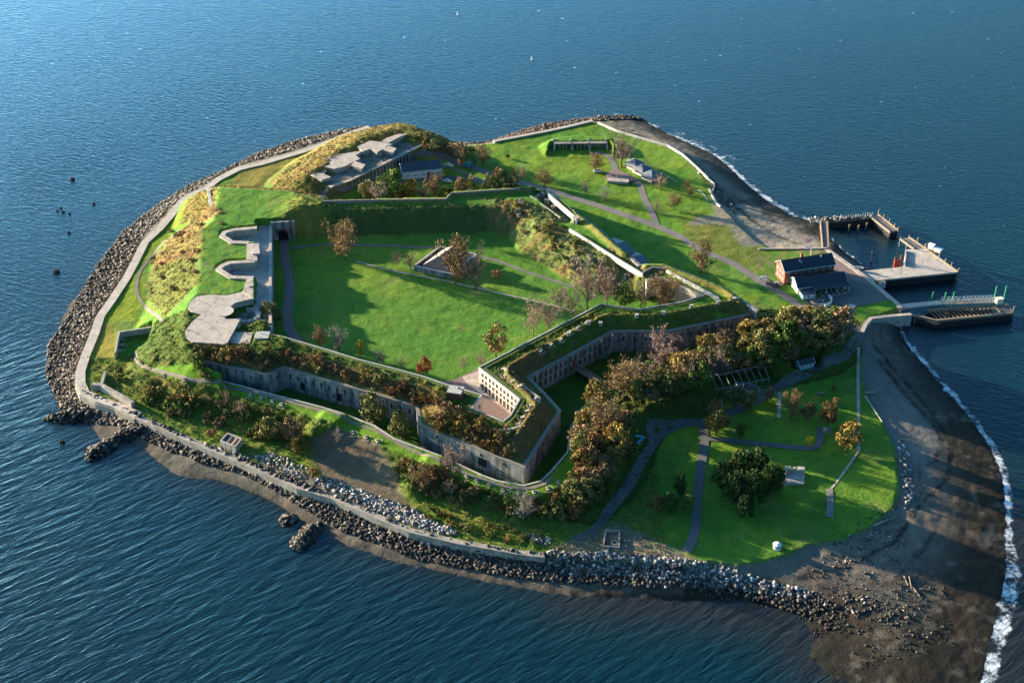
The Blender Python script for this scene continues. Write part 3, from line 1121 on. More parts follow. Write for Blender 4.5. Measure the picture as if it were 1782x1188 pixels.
for i, (lab, ops) in enumerate(info):
    p0 = SCARP[i]
    t = thing("fort_wall", lab, "fort wall", (float(p0[0]), float(p0[1]), 3.0), group="granite walls of the fort ditch")
    segwall(SCARP, nrS, i, -2.2, 0.25, 2.0, 13.45).build("masonry", M['granite'], t)
    segwall(SCARP, nrS, i, -0.9, 0.45, 13.455, 13.85).build("coping", M['conc_dark'], t)
    segwall(SCARP, nrS, i, -2.3, -0.9, 13.2, 13.75).build("turf_edge", M['turf'], t)
    d, n_, L, a = along(SCARP, i, 1)
    for me, z, step, (f0, f1) in ops:
        n = max(1, int(L * (f1 - f0) / step))
        for k in range(n):
            s_ = L * (f0 + (f1 - f0) * (k + 0.5) / n)
            x, y = SCARP[i] + d * s_ + n_ * 0.25
            opening(me, "embrasure", t, x, y, z, a)
    if i in (2, 5):
        for f in ((0.22, 0.66) if i == 2 else (0.60, 0.625)):
            x, y = SCARP[i] + d * L * f + n_ * 0.25
            opening(GATE, "doorway", t, x, y, 5.2 if i == 2 else 6.5, a)

# inner walls round the parade
nh = len(HOLE)
HP = np.vstack([HOLE, HOLE[:1]])
nrH = mitre(HP)
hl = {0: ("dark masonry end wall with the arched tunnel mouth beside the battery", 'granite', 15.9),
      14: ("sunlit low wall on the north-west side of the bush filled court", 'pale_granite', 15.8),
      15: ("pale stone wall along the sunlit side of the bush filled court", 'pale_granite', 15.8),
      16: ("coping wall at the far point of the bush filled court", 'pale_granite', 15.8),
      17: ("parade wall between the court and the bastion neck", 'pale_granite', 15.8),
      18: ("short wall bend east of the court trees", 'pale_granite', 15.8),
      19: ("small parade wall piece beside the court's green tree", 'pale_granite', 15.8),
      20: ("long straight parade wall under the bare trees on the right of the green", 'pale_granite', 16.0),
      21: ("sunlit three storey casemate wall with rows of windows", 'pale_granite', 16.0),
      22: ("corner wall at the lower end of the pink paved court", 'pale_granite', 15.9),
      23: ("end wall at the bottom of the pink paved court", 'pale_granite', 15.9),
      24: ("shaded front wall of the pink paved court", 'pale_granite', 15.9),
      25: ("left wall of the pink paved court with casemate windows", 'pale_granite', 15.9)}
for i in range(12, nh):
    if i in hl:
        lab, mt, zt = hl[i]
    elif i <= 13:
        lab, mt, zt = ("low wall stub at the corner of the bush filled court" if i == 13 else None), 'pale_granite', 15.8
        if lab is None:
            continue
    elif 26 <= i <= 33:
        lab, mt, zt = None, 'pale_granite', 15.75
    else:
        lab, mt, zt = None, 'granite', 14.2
    if i == 26:
        tf = thing("parade_wall", "long pale wall edging the front of the green from gun apron to brick house", "parade wall", (float(HP[i][0]), float(HP[i][1]), 6.0), group="inner walls of the fort")
    if 26 <= i <= 33:
        t = tf
    elif i >= 34:
        if i == 34 or 'tg' not in globals():
            tg = thing("parade_wall", "dark inner wall under the battery deck on the green's left edge", "parade wall", (float(HP[i][0]), float(HP[i][1]), 6.0), group="inner walls of the fort")
        t = tg
        mt, zt = 'granite', 13.0
    else:
        t = thing("parade_wall", lab, "parade wall", (float(HP[i][0]), float(HP[i][1]), 6.0), group="inner walls of the fort")
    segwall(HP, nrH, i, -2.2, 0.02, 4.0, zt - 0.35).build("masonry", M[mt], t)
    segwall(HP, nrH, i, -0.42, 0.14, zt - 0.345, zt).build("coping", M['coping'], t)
    if zt > 15:
        segwall(HP, nrH, i, -2.3, -0.42, zt - 0.6, zt - 0.22).build("turf_edge", M['turf'], t)
    if i == 21:
        pass
    if i in (21, 25, 20, 24):
        d, n_, L, a = along(HP, i, 1)
        if i == 21:
            rows = [(WIN2, 6.4, 2.5), (WIN, 10.0, 2.5), (WIN, 12.8, 2.5)]
        else:
            rows = [(WIN2, 6.8, 3.2), (WIN, 11.0, 3.2)]
        if i == 20:
            rows = rows[:1]
        for me, z, st in rows:
            n = int(L * 0.9 / st)
            for k in range(n):
                x, y = HP[i] + d * L * (0.05 + 0.9 * (k + 0.5) / n) + n_ * 0.02
                opening(me, "window", t, x, y, z, a)
# dark arch mouth
p = HP[0] * 0.45 + HP[1] * 0.55
t = thing("tunnel_gate", "dark brick arch of the tunnel under the north rampart", "gateway", (float(p[0]), float(p[1]), 6.0))
mb = MB()
ar = [(-2.6, 0), (2.6, 0)] + [(2.6 * math.cos(a), 3.0 + 2.6 * math.sin(a)) for a in np.linspace(0, math.pi, 12)]
mb.hull([(x, -0.25, z) for x, z in ar], [(x, -0.05, z) for x, z in ar])
mbr = MB()
for k in range(14):
    a0, a1 = math.pi * k / 14, math.pi * (k + 1) / 14
    qd = [(r * math.cos(a), 3.0 + r * math.sin(a)) for r, a in ((2.6, a0), (3.3, a0), (3.3, a1), (2.6, a1))]
    mbr.hull([(x, -0.5, z) for x, z in qd], [(x, -0.03, z) for x, z in qd])
local(mb, "opening", M['dark'], t)
local(mbr, "arch", M['brick'], t)
mbw = MB()
HW = PL("471,388 512,386", 15)
mbw.band([tuple(HW[0]), tuple(HW[1])], -0.1, 1.4, 4, 15.9)
wl_ = mbw.build("parade_wall", M['granite'])
tag(wl_, "grey wall block around the tunnel arch at the battery's far end", "parade wall", "inner walls of the fort")
t.location.y = float((HW[0][1] + HW[1][1]) / 2) - 1.4
t.location.x = float(HW[0][0] * 0.5 + HW[1][0] * 0.5)


def lowwall(name, label, px, z0, z1, w0, w1, mat, cat="wall", zpx=None, group=None):
    pts = PL(px, zpx if zpx is not None else z1)
    mb = MB()
    mb.band([tuple(p) for p in pts], w0, w1, z0, z1)
    o = mb.build(name, M[mat])
    return tag(o, label, cat, group)


lowwall("parapet_wall", "pale breast-high parapet beside the row of ring shaped gun beds", "880,640 884,650 939,692 937,700 912,737 895,744 872,748", 14.8, 16.7, -0.4, 0.4, 'coping')
lowwall("parapet_wall", "white parapet line at the ruined north end of the east rampart", "954,336 977,356 1003,378", 14.5, 17.3, -0.35, 0.35, 'coping')
lowwall("parapet_wall", "long white parapet line above the bushy inner bank", "991,397 1055,437 1119,476", 14.5, 17.3, -0.35, 0.35, 'coping')
lowwall("parapet_wall", "white parapet line above the bush filled court", "1160,469 1249,516 1250,520", 14.5, 17.3, -0.35, 0.35, 'coping')
lowwall("parapet_wall", "curved dark breastwork joining the two white parapets", "1119,473 1135,464 1160,466", 14.5, 17.0, -0.4, 0.4, 'conc_dark')
lowwall("ruin_wall", "pale low wall along the inner side of the roofless ruin", "922,340 945,357 975,378", 13.0, 15.6, -0.35, 0.35, 'conc')
lowwall("rampart_wall", "hidden outer wall of the east rampart behind the grey sheds", "1318,541 1258,502 1155,462 1112,462 1037,396 1006,374 951,328", 3.5, 16.1, -0.4, 1.2, 'granite', zpx=16.0)
lowwall("rampart_wall", "thin grass capped wall along the far top of the north rampart", "905,328 785,336 776,346 640,348 560,350", 12.0, 17.4, -0.3, 0.3, 'conc_dark', zpx=17.2)
lowwall("retaining_wall", "curved low stone wall under the trees by the road fork", "1128,712 1150,716 1172,712 1190,700 1196,688", 4.0, 7.0, -0.5, 0.5, 'conc_dark')
lowwall("counterscarp_wall", "curved stone lip of the ditch round the south bastion", "345,652 420,671 464,683 499,692 561,708 594,718 652,740 687,763 763,791 839,826 866,836 911,844 941,836 957,821 987,786 992,745 1010,712 1035,692", 3.0, 9.75, -0.15, 0.6, 'coping', zpx=9.6)
lowwall("emplacement_wall", "L shaped concrete wall round three small ring mounts on the west slope", "200,613 207,577 268,568", 4.5, 8.2, -0.4, 0.4, 'conc')
lowwall("concrete_wall", "narrow white concrete wall running down to the west sea wall", "362,328 366,350 371,367 377,391", 5, 15.2, -0.8, 0.8, 'coping', zpx=14)
lowwall("concrete_wall", "thick brown stone wall stepping above the promenade's west corner", "161,666 178,668 196,678 214,688 232,699", 3.5, 8.0, -0.5, 1.2, 'seawall')
for o_ in (("short stone stub standing at the west corner of the promenade", "176,668 183,645", 6.9), ):
    lowwall("concrete_wall", o_[0], o_[1], 4, o_[2], -0.6, 0.6, 'seawall')

# sea walls
def bodypath(k0, k1):
    return [tuple(BODY[k % len(BODY)]) for k in range(k0, k1)]


pxs = [tuple(map(float, a)) for a in []]
iS = [i for i in range(len(BODY)) if np.hypot(*(BODY[i] - PL("949,968")[0])) < 0.1][0]
iW = [i for i in range(len(BODY)) if np.hypot(*(BODY[i] - PL("237,725")[0])) < 0.1][0]
pa = bodypath(iS, iW + 1)
mb = MB()
mb.band(pa, -0.9, 1.5, 0.5, 5.35)
o = mb.build("sea_wall", M['seawall'])
tag(o, "narrow whitish sea wall with a broken top along the front shore", "sea wall")
pa = bodypath(iW, len(BODY) + 1)
t = thing("sea_wall", "broad pale promenade sea wall curving round the west shore", "sea wall", (*pa[0], 2.0))
mb = MB()
mb.band(pa, -0.9, 3.0, 0.5, 5.45)
mb.build("walkway", M['conc_pale'], t)
mb = MB()
mb.band(pa, -1.4, -0.92, 0.4, 4.6)
mb.build("facing", M['seawall'], t)
i0 = [i for i in range(len(BODY)) if np.hypot(*(BODY[i] - PL("1040,215")[0])) < 0.1][0]
mb = MB()
mb.band(bodypath(i0, i0 + 8), -0.35, 0.35, 3.2, 6.2)
tag(mb.build("sea_wall", M['coping']), "thin pale sea wall edging the far lawn above the pebble beach", "sea wall")
mb = MB()
mb.band(bodypath(i0 - 4, i0), -1.6, 0.6, 2.0, 5.7)
tag(mb.build("sea_wall", M['conc_pale']), "straight concrete sea wall along the far north shore", "sea wall")
i1 = [i for i in range(len(BODY)) if np.hypot(*(BODY[i] - PL("1438,434")[0])) < 0.1][0]
mb = MB()
mb.band(bodypath(i1, i1 + 5), -1.2, 1.2, -1, 5.3)
tag(mb.build("quay_wall", M['conc']), "crumbling concrete quay wall between the timber pier and the gangway", "quay")
lowwall("quay_wall", "low broken wall pieces at the end of the far lawn by the beach", "1234,328 1240,340 1247,352 1254,358", 4.0, 5.9, -0.4, 0.4, 'coping')
lowwall("quay_wall", "long pale retaining wall behind the gravel beach beside the flagpole", "1320,432 1380,432 1440,431", 3.5, 5.6, -0.4, 0.4, 'conc')
lowwall("quay_wall", "angled quay wall under the approach to the ferry slip", "1586,546 1548,549 1515,553 1506,564 1500,577", -1.0, 5.7, -0.9, 0.9, 'conc')


# ---------------------------------------------------------------- paths laid on the ground
def strip(name, label, px, width, mat, lift=0.10, zs=None):
    pts = [G(*map(float, a.split(','))) for a in px.split()]
    pts = np.array([p[:2] for p in pts])
    # smooth resample (Catmull-Rom)
    ext = np.vstack([2 * pts[0] - pts[1], pts, 2 * pts[-1] - pts[-2]])
    out = []
    for i in range(1, len(ext) - 2):
        p0, p1, p2, p3 = ext[i - 1:i + 3]
        n = max(2, int(np.hypot(*(p2 - p1)) / 1.3))
        for k in range(n):
            t_ = k / n
            out.append(0.5 * (2 * p1 + (p2 - p0) * t_ + (2 * p0 - 5 * p1 + 4 * p2 - p3) * t_ ** 2 + (3 * p1 - p0 - 3 * p2 + p3) * t_ ** 3))
    out.append(pts[-1])
    out = np.array(out)
    nr = np.array(mitre(out))
    cols_ = 5
    vs = []
    for j in range(cols_):
        off = (j / (cols_ - 1) - 0.5) * width
        w = out + nr * off
        vs.append(np.column_stack([w, zat(w[:, 0], w[:, 1]) + lift]))
    vs = np.array(vs)
    n = len(out)
    fa = []
    for j in range(cols_ - 1):
        for k in range(n - 1):
            fa.append((j * n + k, j * n + k + 1, (j + 1) * n + k + 1, (j + 1) * n + k))
    fa = np.array(fa)[:, ::-1]
    v = vs.reshape(-1, 3)
    # keep normals up
    a_, b_, c_ = v[fa[0][0]], v[fa[0][1]], v[fa[0][2]]
    if np.cross(b_ - a_, c_ - a_)[2] < 0:
        fa = fa[:, ::-1]
    o = npmesh(name, v, fa, M[mat])
    return tag(o, label, kind='structure')


strip("road", "grey tarmac road crossing the far lawn to the harbour", "738,266 771,271 813,289 851,301 908,318 974,337 1037,357 1087,374 1145,395 1188,415 1226,438 1277,460 1319,487 1363,513 1407,540 1460,557 1484,573", 4.4, 'asphalt')
strip("road", "tarmac road curving round the tree covered bank", "1486,566 1496,585 1484,600 1466,619 1425,642 1357,672 1310,700 1262,722 1221,733 1160,740 1128,736", 4.6, 'asphalt_new', 0.13)
strip("path", "curving path to the three shelters", "1143,393 1135,372 1120,342 1113,321 1100,311 1075,301 1067,284 1057,271 1040,266 1034,270", 3.4, 'asphalt', 0.13)
strip("path", "asphalt path to the sandy bank", "1221,733 1175,744 1150,757 1136,773 1113,809 1090,851 1065,882 1032,925 1000,938", 3.6, 'asphalt_new', 0.16)
strip("path", "straight path down the dark lawn", "1219,735 1226,761 1221,804 1216,842 1213,880 1210,918 1204,942 1194,960", 3.6, 'asphalt_new', 0.19)
strip("path", "path to the small steps", "1228,763 1261,766 1337,774 1400,780 1420,777 1427,765 1427,744", 2.8, 'asphalt_new', 0.22)
strip("path", "short path spur", "1136,773 1133,760 1130,740", 3.2, 'asphalt_new', 0.20)
strip("path", "thin concrete path", "1357,684 1356,705 1355,727", 1.6, 'conc')
strip("path", "straight wall-side concrete path", "1495,600 1493,650 1494,720 1494,785", 1.3, 'conc')
strip("path", "diagonal concrete path", "1494,785 1470,820 1446,851", 0.9, 'conc', 0.13)
strip("steps", "concrete steps to the lawn", "1443,851 1445,875 1444,900", 2.6, 'conc_dark', 0.16)
strip("path", "curving path in the shade of the battery wall", "499,410 495,425 496,450 503,480 504,515 500,545 505,575 520,594", 4.4, 'paving')
strip("path", "path along the far side of the green", "505,432 560,426 640,427 700,429 760,432", 1.9, 'paving', 0.13)
strip("path", "path east of the walled guardhouse", "828,446 868,455 930,478 1000,500", 1.9, 'asphalt')
strip("path", "thin pale kerb path across the green", "620,455 700,475 770,488 850,506 930,524 1000,541", 1.0, 'conc')
strip("path", "gravel track across the west slope", "313,400 287,420 267,443 244,473 238,506 252,533 275,551 282,561", 1.6, 'gravel')
strip("path", "track along the lip of the ditch", "234,614 242,632 262,642 300,652 338,662 420,678 499,699 560,715 600,727 650,748 700,775 765,800 840,834 880,846 915,850 945,843 962,830", 1.7, 'gravel', 0.16)
strip("path", "service road behind the north rampart", "555,345 566,334 600,325 640,305 690,284 738,266", 3.4, 'asphalt', 0.16)
strip("path", "apron in front of the white store building", "700,318 740,314 800,310 850,320", 3.6, 'asphalt_new', 0.19)
strip("path", "road spur by the store building", "775,290 800,298 850,318 905,322", 2.2, 'gravel', 0.22)
strip("path", "stony path above the beach", "1073,262 1092,275 1093,285", 0.8, 'conc')
strip("path", "pale line in the far lawn", "1143,298 1165,309 1180,318", 0.7, 'conc')
strip("path", "pale line by the far lawn corner", "1215,330 1225,340 1232,351", 0.9, 'conc')
strip("path", "short path in the shadow of the guard wall", "1002,638 1025,652 1050,664 1068,668", 2.6, 'asphalt')


def pad(name, label, px, z, mat, zpx=None, kind='structure', thick=0.3):
    pts = PL(px, zpx if zpx is not None else z)
    mb = MB()
    mb.prism([tuple(p) for p in pts], z - thick, z)
    return tag(mb.build(name, M[mat]), label, kind=kind)


pad("pavement", "dark tarmac yard by the harbour", "1395,500 1440,446 1475,463 1508,488 1520,500 1547,522 1490,533 1478,560 1440,553 1407,539", 5.06, 'asphalt_new')
pad("pavement", "pale worn yard between brick house and quay", "1440,441 1475,461 1512,490 1508,496 1470,482 1448,465", 5.10, 'paving')
pad("pavement", "pale concrete strip across the yard", "1478,528 1490,530 1471,560 1459,556", 5.12, 'conc')
pad("pavement", "pink paved forecourt and court floor", "745,664 786,662 833,640 836,660 858,680 895,712 889,730 876,738 835,712 820,695 778,676", 6.22, 'paving')
pad("pavement", "pale concrete apron before the casemate wall", "805,655 834,645 838,662 868,690 893,714 888,720 850,690 812,668", 6.30, 'conc')
pad("pavement", "paved turning place by the shelters", "1056,298 1074,294 1092,302 1110,314 1082,316 1068,318 1054,312", 5.35, 'paving')
# ---------------------------------------------------------------- concrete battery on the west rampart
def W2(s, z):
    return [tuple(map(float, p)) for p in PL(s, z)]


t = thing("gun_battery", "concrete gun battery with two scalloped pits and a blue-grey shaded deck", "battery", (*W2("450,450", 13)[0], 13.0))
mb = MB()
mb.prism(W2("473,386 473,562 440,562 440,487 428,487 400,486 375,471 384,463 398,457 444,454 444,426 402,425 382,413 388,405 405,400 446,396 446,386", 15.0), 12.2, 13.2)
mb.build("deck", M['conc_pale'], t)
mb = MB()
mb.band(W2("447,396 405,400 388,405 382,413 402,425 432,426", 16.6), -2.3, 0.1, 12.5, 17.3)
mb.build("parapet", M['conc'], t)
mb = MB()
mb.band(W2("444,454 398,457 384,463 375,471 400,486 428,487 441,487", 16.6), -2.3, 0.1, 12.5, 17.3)
mb.build("parapet", M['conc'], t)
for q in ("430,425 451,425 451,439 447,440 448,455 429,453", "430,487 441,485 441,498 441,520 423,509 426,497"):
    mb = MB()
    mb.prism(W2(q, 17.0), 12.5, 17.5)
    mb.build("traverse", M['conc'], t)
for q in ("439,434 452,434 452,442 439,442", "433,494 441,494 441,498 433,498"):
    mb = MB()
    mb.prism(W2(q, 18.0), 17.5, 18.2)
    mb.build("hatch", M['conc_pale'], t)
for cx, cy in ((402, 412), (396, 472)):
    x, y = W2(f"{cx},{cy}", 13.2)[0]
    mb = MB()
    mb.ring(x, y, 13.21, 2.0, 2.8, 0.35)
    mb.cyl(x, y, 13.21, 1.2, 0.2)
    mb.build("gun_mount", M['conc_dark'], t)
mb = MB()
mb.band(W2("470,387 470,562", 14.2), -0.7, 0.6, 13.2, 14.2)
mb.build("kerb", M['conc_pale'], t)
t = thing("gun_apron", "big cracked pale concrete apron spreading round the sunken gun ring", "gun apron", (*W2("370,550", 15)[0], 15.0))
mb = MB()
mb.prism(W2("327,536 331,525 342,516 363,513 394,514 421,508 428,499 441,500 441,519 409,527 396,538 391,555 413,555 388,599 365,597 335,595 324,588 322,576 335,559 350,547 333,543", 16.9), 14.0, 17.0)
mb.build("slab", M['conc'], t)
mb = MB()
x, y = W2("390,545", 16)[0]
mb.cyl(x, y, 17.0, 4.3, 0.18, 20)
mb.build("disc", M['conc_pale'], t)
mb = MB()
mb.prism(W2("391,592 403,578 440,579 434,599 412,598", 16.4), 12.0, 16.6)
mb.build("magazine_roof", M['conc'], t)
mb = MB()
mb.prism(W2("413,556 418,556 396,596 389,599", 17.3), 14.0, 17.5)
mb.build("front_wall", M['conc_pale'], t)
x, y = W2("430,551", 13.5)[0]
t = thing("gun_ring", "circular sunken gun mount of ringed concrete beside the apron", "gun mount", (x, y, 13.0))
mb = MB()
mb.ring(x, y, 12.6, 4.1, 6.0, 2.0, R(-150), R(100), 22)
mb.build("ring_wall", M['conc_pale'], t)
mb = MB()
mb.cyl(x, y, 12.9, 4.05, 0.35, 20)
mb.ring(x, y, 13.25, 1.3, 1.8, 0.3)
mb.build("floor", M['conc_dark'], t)
for k in range(9):
    a = R(-140 + k * 28)
    mb = MB()
    mb.box(x + 5.0 * math.cos(a), y + 5.0 * math.sin(a), 14.6, 0.9, 1.4, 0.12, a)
    mb.build("cover_plate", M['metal_roof'], t)
x, y = W2("456,600", 13.5)[0]
t = thing("white_hut", "plain pale blue-white box hut beside the gun apron's magazine", "hut", (x, y, 13))
mb = MB()
mb.box(x, y + 2.5, 12.5, 5.6, 5, 4.3)
mb.build("wall", M['white'], t)
mb = MB()
mb.box(x, y + 2.5, 16.81, 6.0, 5.4, 0.22)
mb.build("roof", M['coping'], t)
mb = MB()
mb.box(x - 1.2, y - 0.03, 13.6, 0.9, 0.06, 2.0)
mb.build("door", M['steel'], t)
# three small ring mounts in the west emplacement
for k, (px, py) in enumerate(((213, 590), (215, 600), (212, 610))):
    x, y = W2(f"{px},{py}", 5.3)[0]
    mb = MB()
    mb.ring(x, y, 5.2, 1.2, 1.45, 0.2, R(-90), R(90), 10)
    mb.box(x - 0.7, y, 5.2, 1.6, 1.7, 0.35)
    tag(mb.build("gun_mount", M['conc_pale']), ["upper", "middle", "lower"][k] + " of the three ring mounts in the west emplacement", "gun mount", "ring mounts in the west emplacement")

# ---------------------------------------------------------------- hill battery in the north-west
t = thing("hill_battery", "stained concrete hillside battery with a colonnaded lower gallery", "battery", (*W2("650,290", 8)[0], 6.0))
fl = np.array(W2("575,325", 11.8) + W2("608,314", 11.8) + W2("735,251", 11.8))
mb = MB()
mb.prism([tuple(fl[0]), tuple(fl[1]), tuple(fl[2])] + W2("718,236 690,240 652,257 620,266 572,300 556,311", 11.8), 4.5, 11.9)
mb.build("gallery", M['conc_dark'], t)
for q, zt in (("537,303 556,294 568,296 564,303 576,308 559,313", 13.8), ("564,277 578,270 613,265 631,262 619,271 627,276 612,283 599,290 581,294 564,290 577,285", 14.3),
              ("622,255 644,245 672,248 682,251 656,265 644,259 631,264", 14.5), ("673,240 694,233 709,233 696,238 677,248 664,246", 14.6),
              ("581,294 599,290 604,293 586,298", 13.0), ("656,265 682,251 687,254 660,269", 13.1)):
    mb = MB()
    mb.prism(W2(q, zt), 10.5, zt)
    mb.build("gun_platform", M['conc'], t)
for q in ("614,295 629,300 634,294 619,289", "669,268 683,272 688,266 675,262"):
    mb = MB()
    mb.prism(W2(q, 12), 11.9, 14.2)
    c_ = mb.build("lookout", M['conc_pale'], t)
    mb = MB()
    qq = np.array(W2(q, 12))
    qq = qq.mean(0) + (qq - qq.mean(0)) * 1.25
    mb.prism([tuple(p) for p in qq], 14.2, 14.5)
    o = mb.build("roof", M['conc'], c_)
    o.matrix_parent_inverse = mathutils.Matrix.Translation(-t.location)
    o.matrix_parent_inverse = mathutils.Matrix.Identity(4)
    c_m = c_.matrix_parent_inverse.copy()
    o.matrix_parent_inverse = mathutils.Matrix.Identity(4)
DOOR = slit_mesh(2.0, 3.4, "doorway", M['conc'])
for i0_, n, f0, f1 in ((0, 3, 0.15, 0.95), (1, 21, 0.02, 0.97)):
    a_, b_ = fl[i0_], fl[i0_ + 1]
    d = (b_ - a_) / np.hypot(*(b_ - a_))
    nn = np.array([d[1], -d[0]])
    L = np.hypot(*(b_ - a_))
    for k in range(n):
        p_ = a_ + d * L * (f0 + (f1 - f0) * (k + 0.5) / n) + nn * 0.02
        opening(DOOR, "doorway", t, p_[0], p_[1], 6.2, math.atan2(nn[1], nn[0]) + math.pi / 2)
    for k in range(n):
        p_ = a_ + d * L * (f0 + (f1 - f0) * (k + 0.0) / n) + nn * 0.5
        mb = MB()
        mb.box(p_[0], p_[1], 5.0, 0.5, 1.0, 6.6, math.atan2(d[1], d[0]))
        mb.build("buttress", M['conc'], t)
mb = MB()
mb.band([tuple(p + np.array([0.0, 0.0])) for p in fl], -0.5, 1.2, 11.6, 12.15)
mb.build("cornice", M['conc'], t)

# ---------------------------------------------------------------- small battery at the far point
t = thing("beach_battery", "grass topped battery of three dark bays with pale wing walls", "battery", (*W2("1010,257", 5)[0], 5.0))
A_, B_ = np.array(W2("964,256 1056,255", 5.0))
d = (B_ - A_) / np.hypot(*(B_ - A_))
nrm_ = np.array([d[1], -d[0]])
L = np.hypot(*(B_ - A_))
an = math.atan2(d[1], d[0])
for k in range(3):
    c0 = A_ + d * L * (k + 0.5) / 3 - nrm_ * 1.5
    mb = MB()
    mb.box(c0[0], c0[1], 4.8, L / 3 - 0.8, 4.0, 3.1, an)
    mb.box(c0[0] + nrm_[0] * 1.0, c0[1] + nrm_[1] * 1.0, 7.9, L / 3 - 0.6, 6.5, 0.35, an)
    mb.build("bay", M['conc_dark'], t)
    for j in range(5):
        c1 = A_ + d * L * (k + 0.1 + 0.8 * j / 4) / 3 + nrm_ * 2.0
        mb = MB()
        mb.box(c1[0], c1[1], 5.0, 0.4, 0.4, 2.9, an)
        mb.build("column", M['conc'], t)
for k in range(4):
    c1 = A_ + d * L * k / 3
    mb = MB()
    mb.hull([(*(c1 - d * 0.4 - nrm_ * 3), 4.8), (*(c1 - d * 0.4 + nrm_ * 5), 4.8), (*(c1 + d * 0.4 + nrm_ * 5), 4.8), (*(c1 + d * 0.4 - nrm_ * 3), 4.8)],
            [(*(c1 - d * 0.4 - nrm_ * 3), 9.2), (*(c1 - d * 0.4 + nrm_ * 5), 6.2), (*(c1 + d * 0.4 + nrm_ * 5), 6.2), (*(c1 + d * 0.4 - nrm_ * 3), 9.2)])
    mb.build("wing_wall", M['coping'], t)


# ---------------------------------------------------------------- gabled houses
def frame3(A, B, D, z):
    """footprint corners from photo pixels: A front-left, B front-right, D back-left"""
    a, b_, d_ = [np.array(P(float(q[0]), float(q[1]), z)) for q in (A, B, D)]
    u = (b_ - a) / np.hypot(*(b_ - a))
    v = np.array([-u[1], u[0]])
    L = np.hypot(*(b_ - a))
    Dp = abs((d_ - a).dot(v))
    return a, u, v, L, Dp


def house(name, label, cat, A, B, D, z, eave, ridge, wall, roof, over=0.5, hip=0.0, trim=None, depth=None):
    a, u, v, L, Dp = frame3(A, B, D, z)
    if depth:
        Dp = depth
    t = thing(name, label, cat, (float(a[0]), float(a[1]), z), math.atan2(u[1], u[0]))
    mb = MB()
    mb.hull([(0, 0, 0), (L, 0, 0), (L, Dp, 0), (0, Dp, 0)], [(0, 0, eave), (L, 0, eave), (L, Dp, eave), (0, Dp, eave)])
    if hip == 0:
        for x in (0.0, L):
            s_ = 1 if x == 0 else -1
            pts = [(x, 0, eave), (x, Dp, eave), (x, Dp / 2, ridge - 0.05)]
            pts2 = [(x + s_ * 0.2, p[1], p[2]) for p in pts]
            mb.quad(*(pts if s_ < 0 else pts[::-1]))
            mb.quad(*(pts2 if s_ > 0 else pts2[::-1]))
    local(mb, "wall", wall, t)
    mb = MB()
    sl_ = (ridge - eave) / (Dp / 2)
    ze = eave - over * sl_
    th = 0.18
    x0, x1 = -over, L + over
    h0 = hip
    r0, r1 = (x0 if not hip else hip), (x1 if not hip else L - hip)
    for sy in (0, 1):
        ye = -over if sy == 0 else Dp + over
        bot = [(x0, ye, ze), (x1, ye, ze), (r1, Dp / 2, ridge), (r0, Dp / 2, ridge)]
        if sy:
            bot = bot[::-1]
        mb.hull(bot, [(p[0], p[1], p[2] + th) for p in bot])
    if hip:
        for sx in (0, 1):
            xe, rr_ = (x0, r0) if sx == 0 else (x1, r1)
            bot = [(xe, Dp + over, ze), (xe, -over, ze), (rr_, Dp / 2, ridge)]
            if sx:
                bot = bot[::-1]
            mb.hull(bot, [(p[0], p[1], p[2] + th) for p in bot])
    rf = local(mb, "roof", roof, t)
    if trim is not None:
        mb = MB()
        mb.box(L / 2, -over - 0.05, ze - 0.12, L + 2 * over, 0.12, 0.26)
        mb.box(L / 2, Dp + over + 0.05, ze - 0.12, L + 2 * over, 0.12, 0.26)
        if not hip:
            for x in (x0 - 0.06, x1 + 0.06):
                for sy in (0, 1):
                    ye = -over if sy == 0 else Dp + over
                    mb.tube((x, ye, ze + 0.05), (x, Dp / 2, ridge + 0.05), 0.13, 4)
        local(mb, "eaves", trim, t)
    return t, L, Dp, rf


def wmesh(w, h_, frame, pane="glass"):
    mb = MB()
    tt = 0.1
    mb.box(0, -0.05, -tt, w + 2 * tt, 0.1, tt)
    mb.box(0, -0.05, h_, w + 2 * tt, 0.1, tt)
    for s_ in (-1, 1):
        mb.box(s_ * (w / 2 + tt / 2), -0.05, 0, tt, 0.1, h_)
    mb.box(0, -0.04, h_ / 2 - 0.04, w, 0.07, 0.08)
    mb.box(0, -0.035, 0.003, 0.07, 0.06, h_ - 0.006)
    fr_ = mb.mesh("frame", frame)
    mb = MB()
    mb.box(0, -0.012, 0.004, w - 0.004, 0.024, h_ - 0.008)
    return fr_, mb.mesh("pane", M[pane])


def window(t, me, x, y, z, rz=0.0, name="window"):
    o = bpy.data.objects.new(name, me[0])
    COL.objects.link(o)
    o.parent = t
    o.location = (x, y, z)
    o.rotation_euler = (0, 0, rz)
    p_ = bpy.data.objects.new("pane", me[1])
    COL.objects.link(p_)
    p_.parent = o
    return o


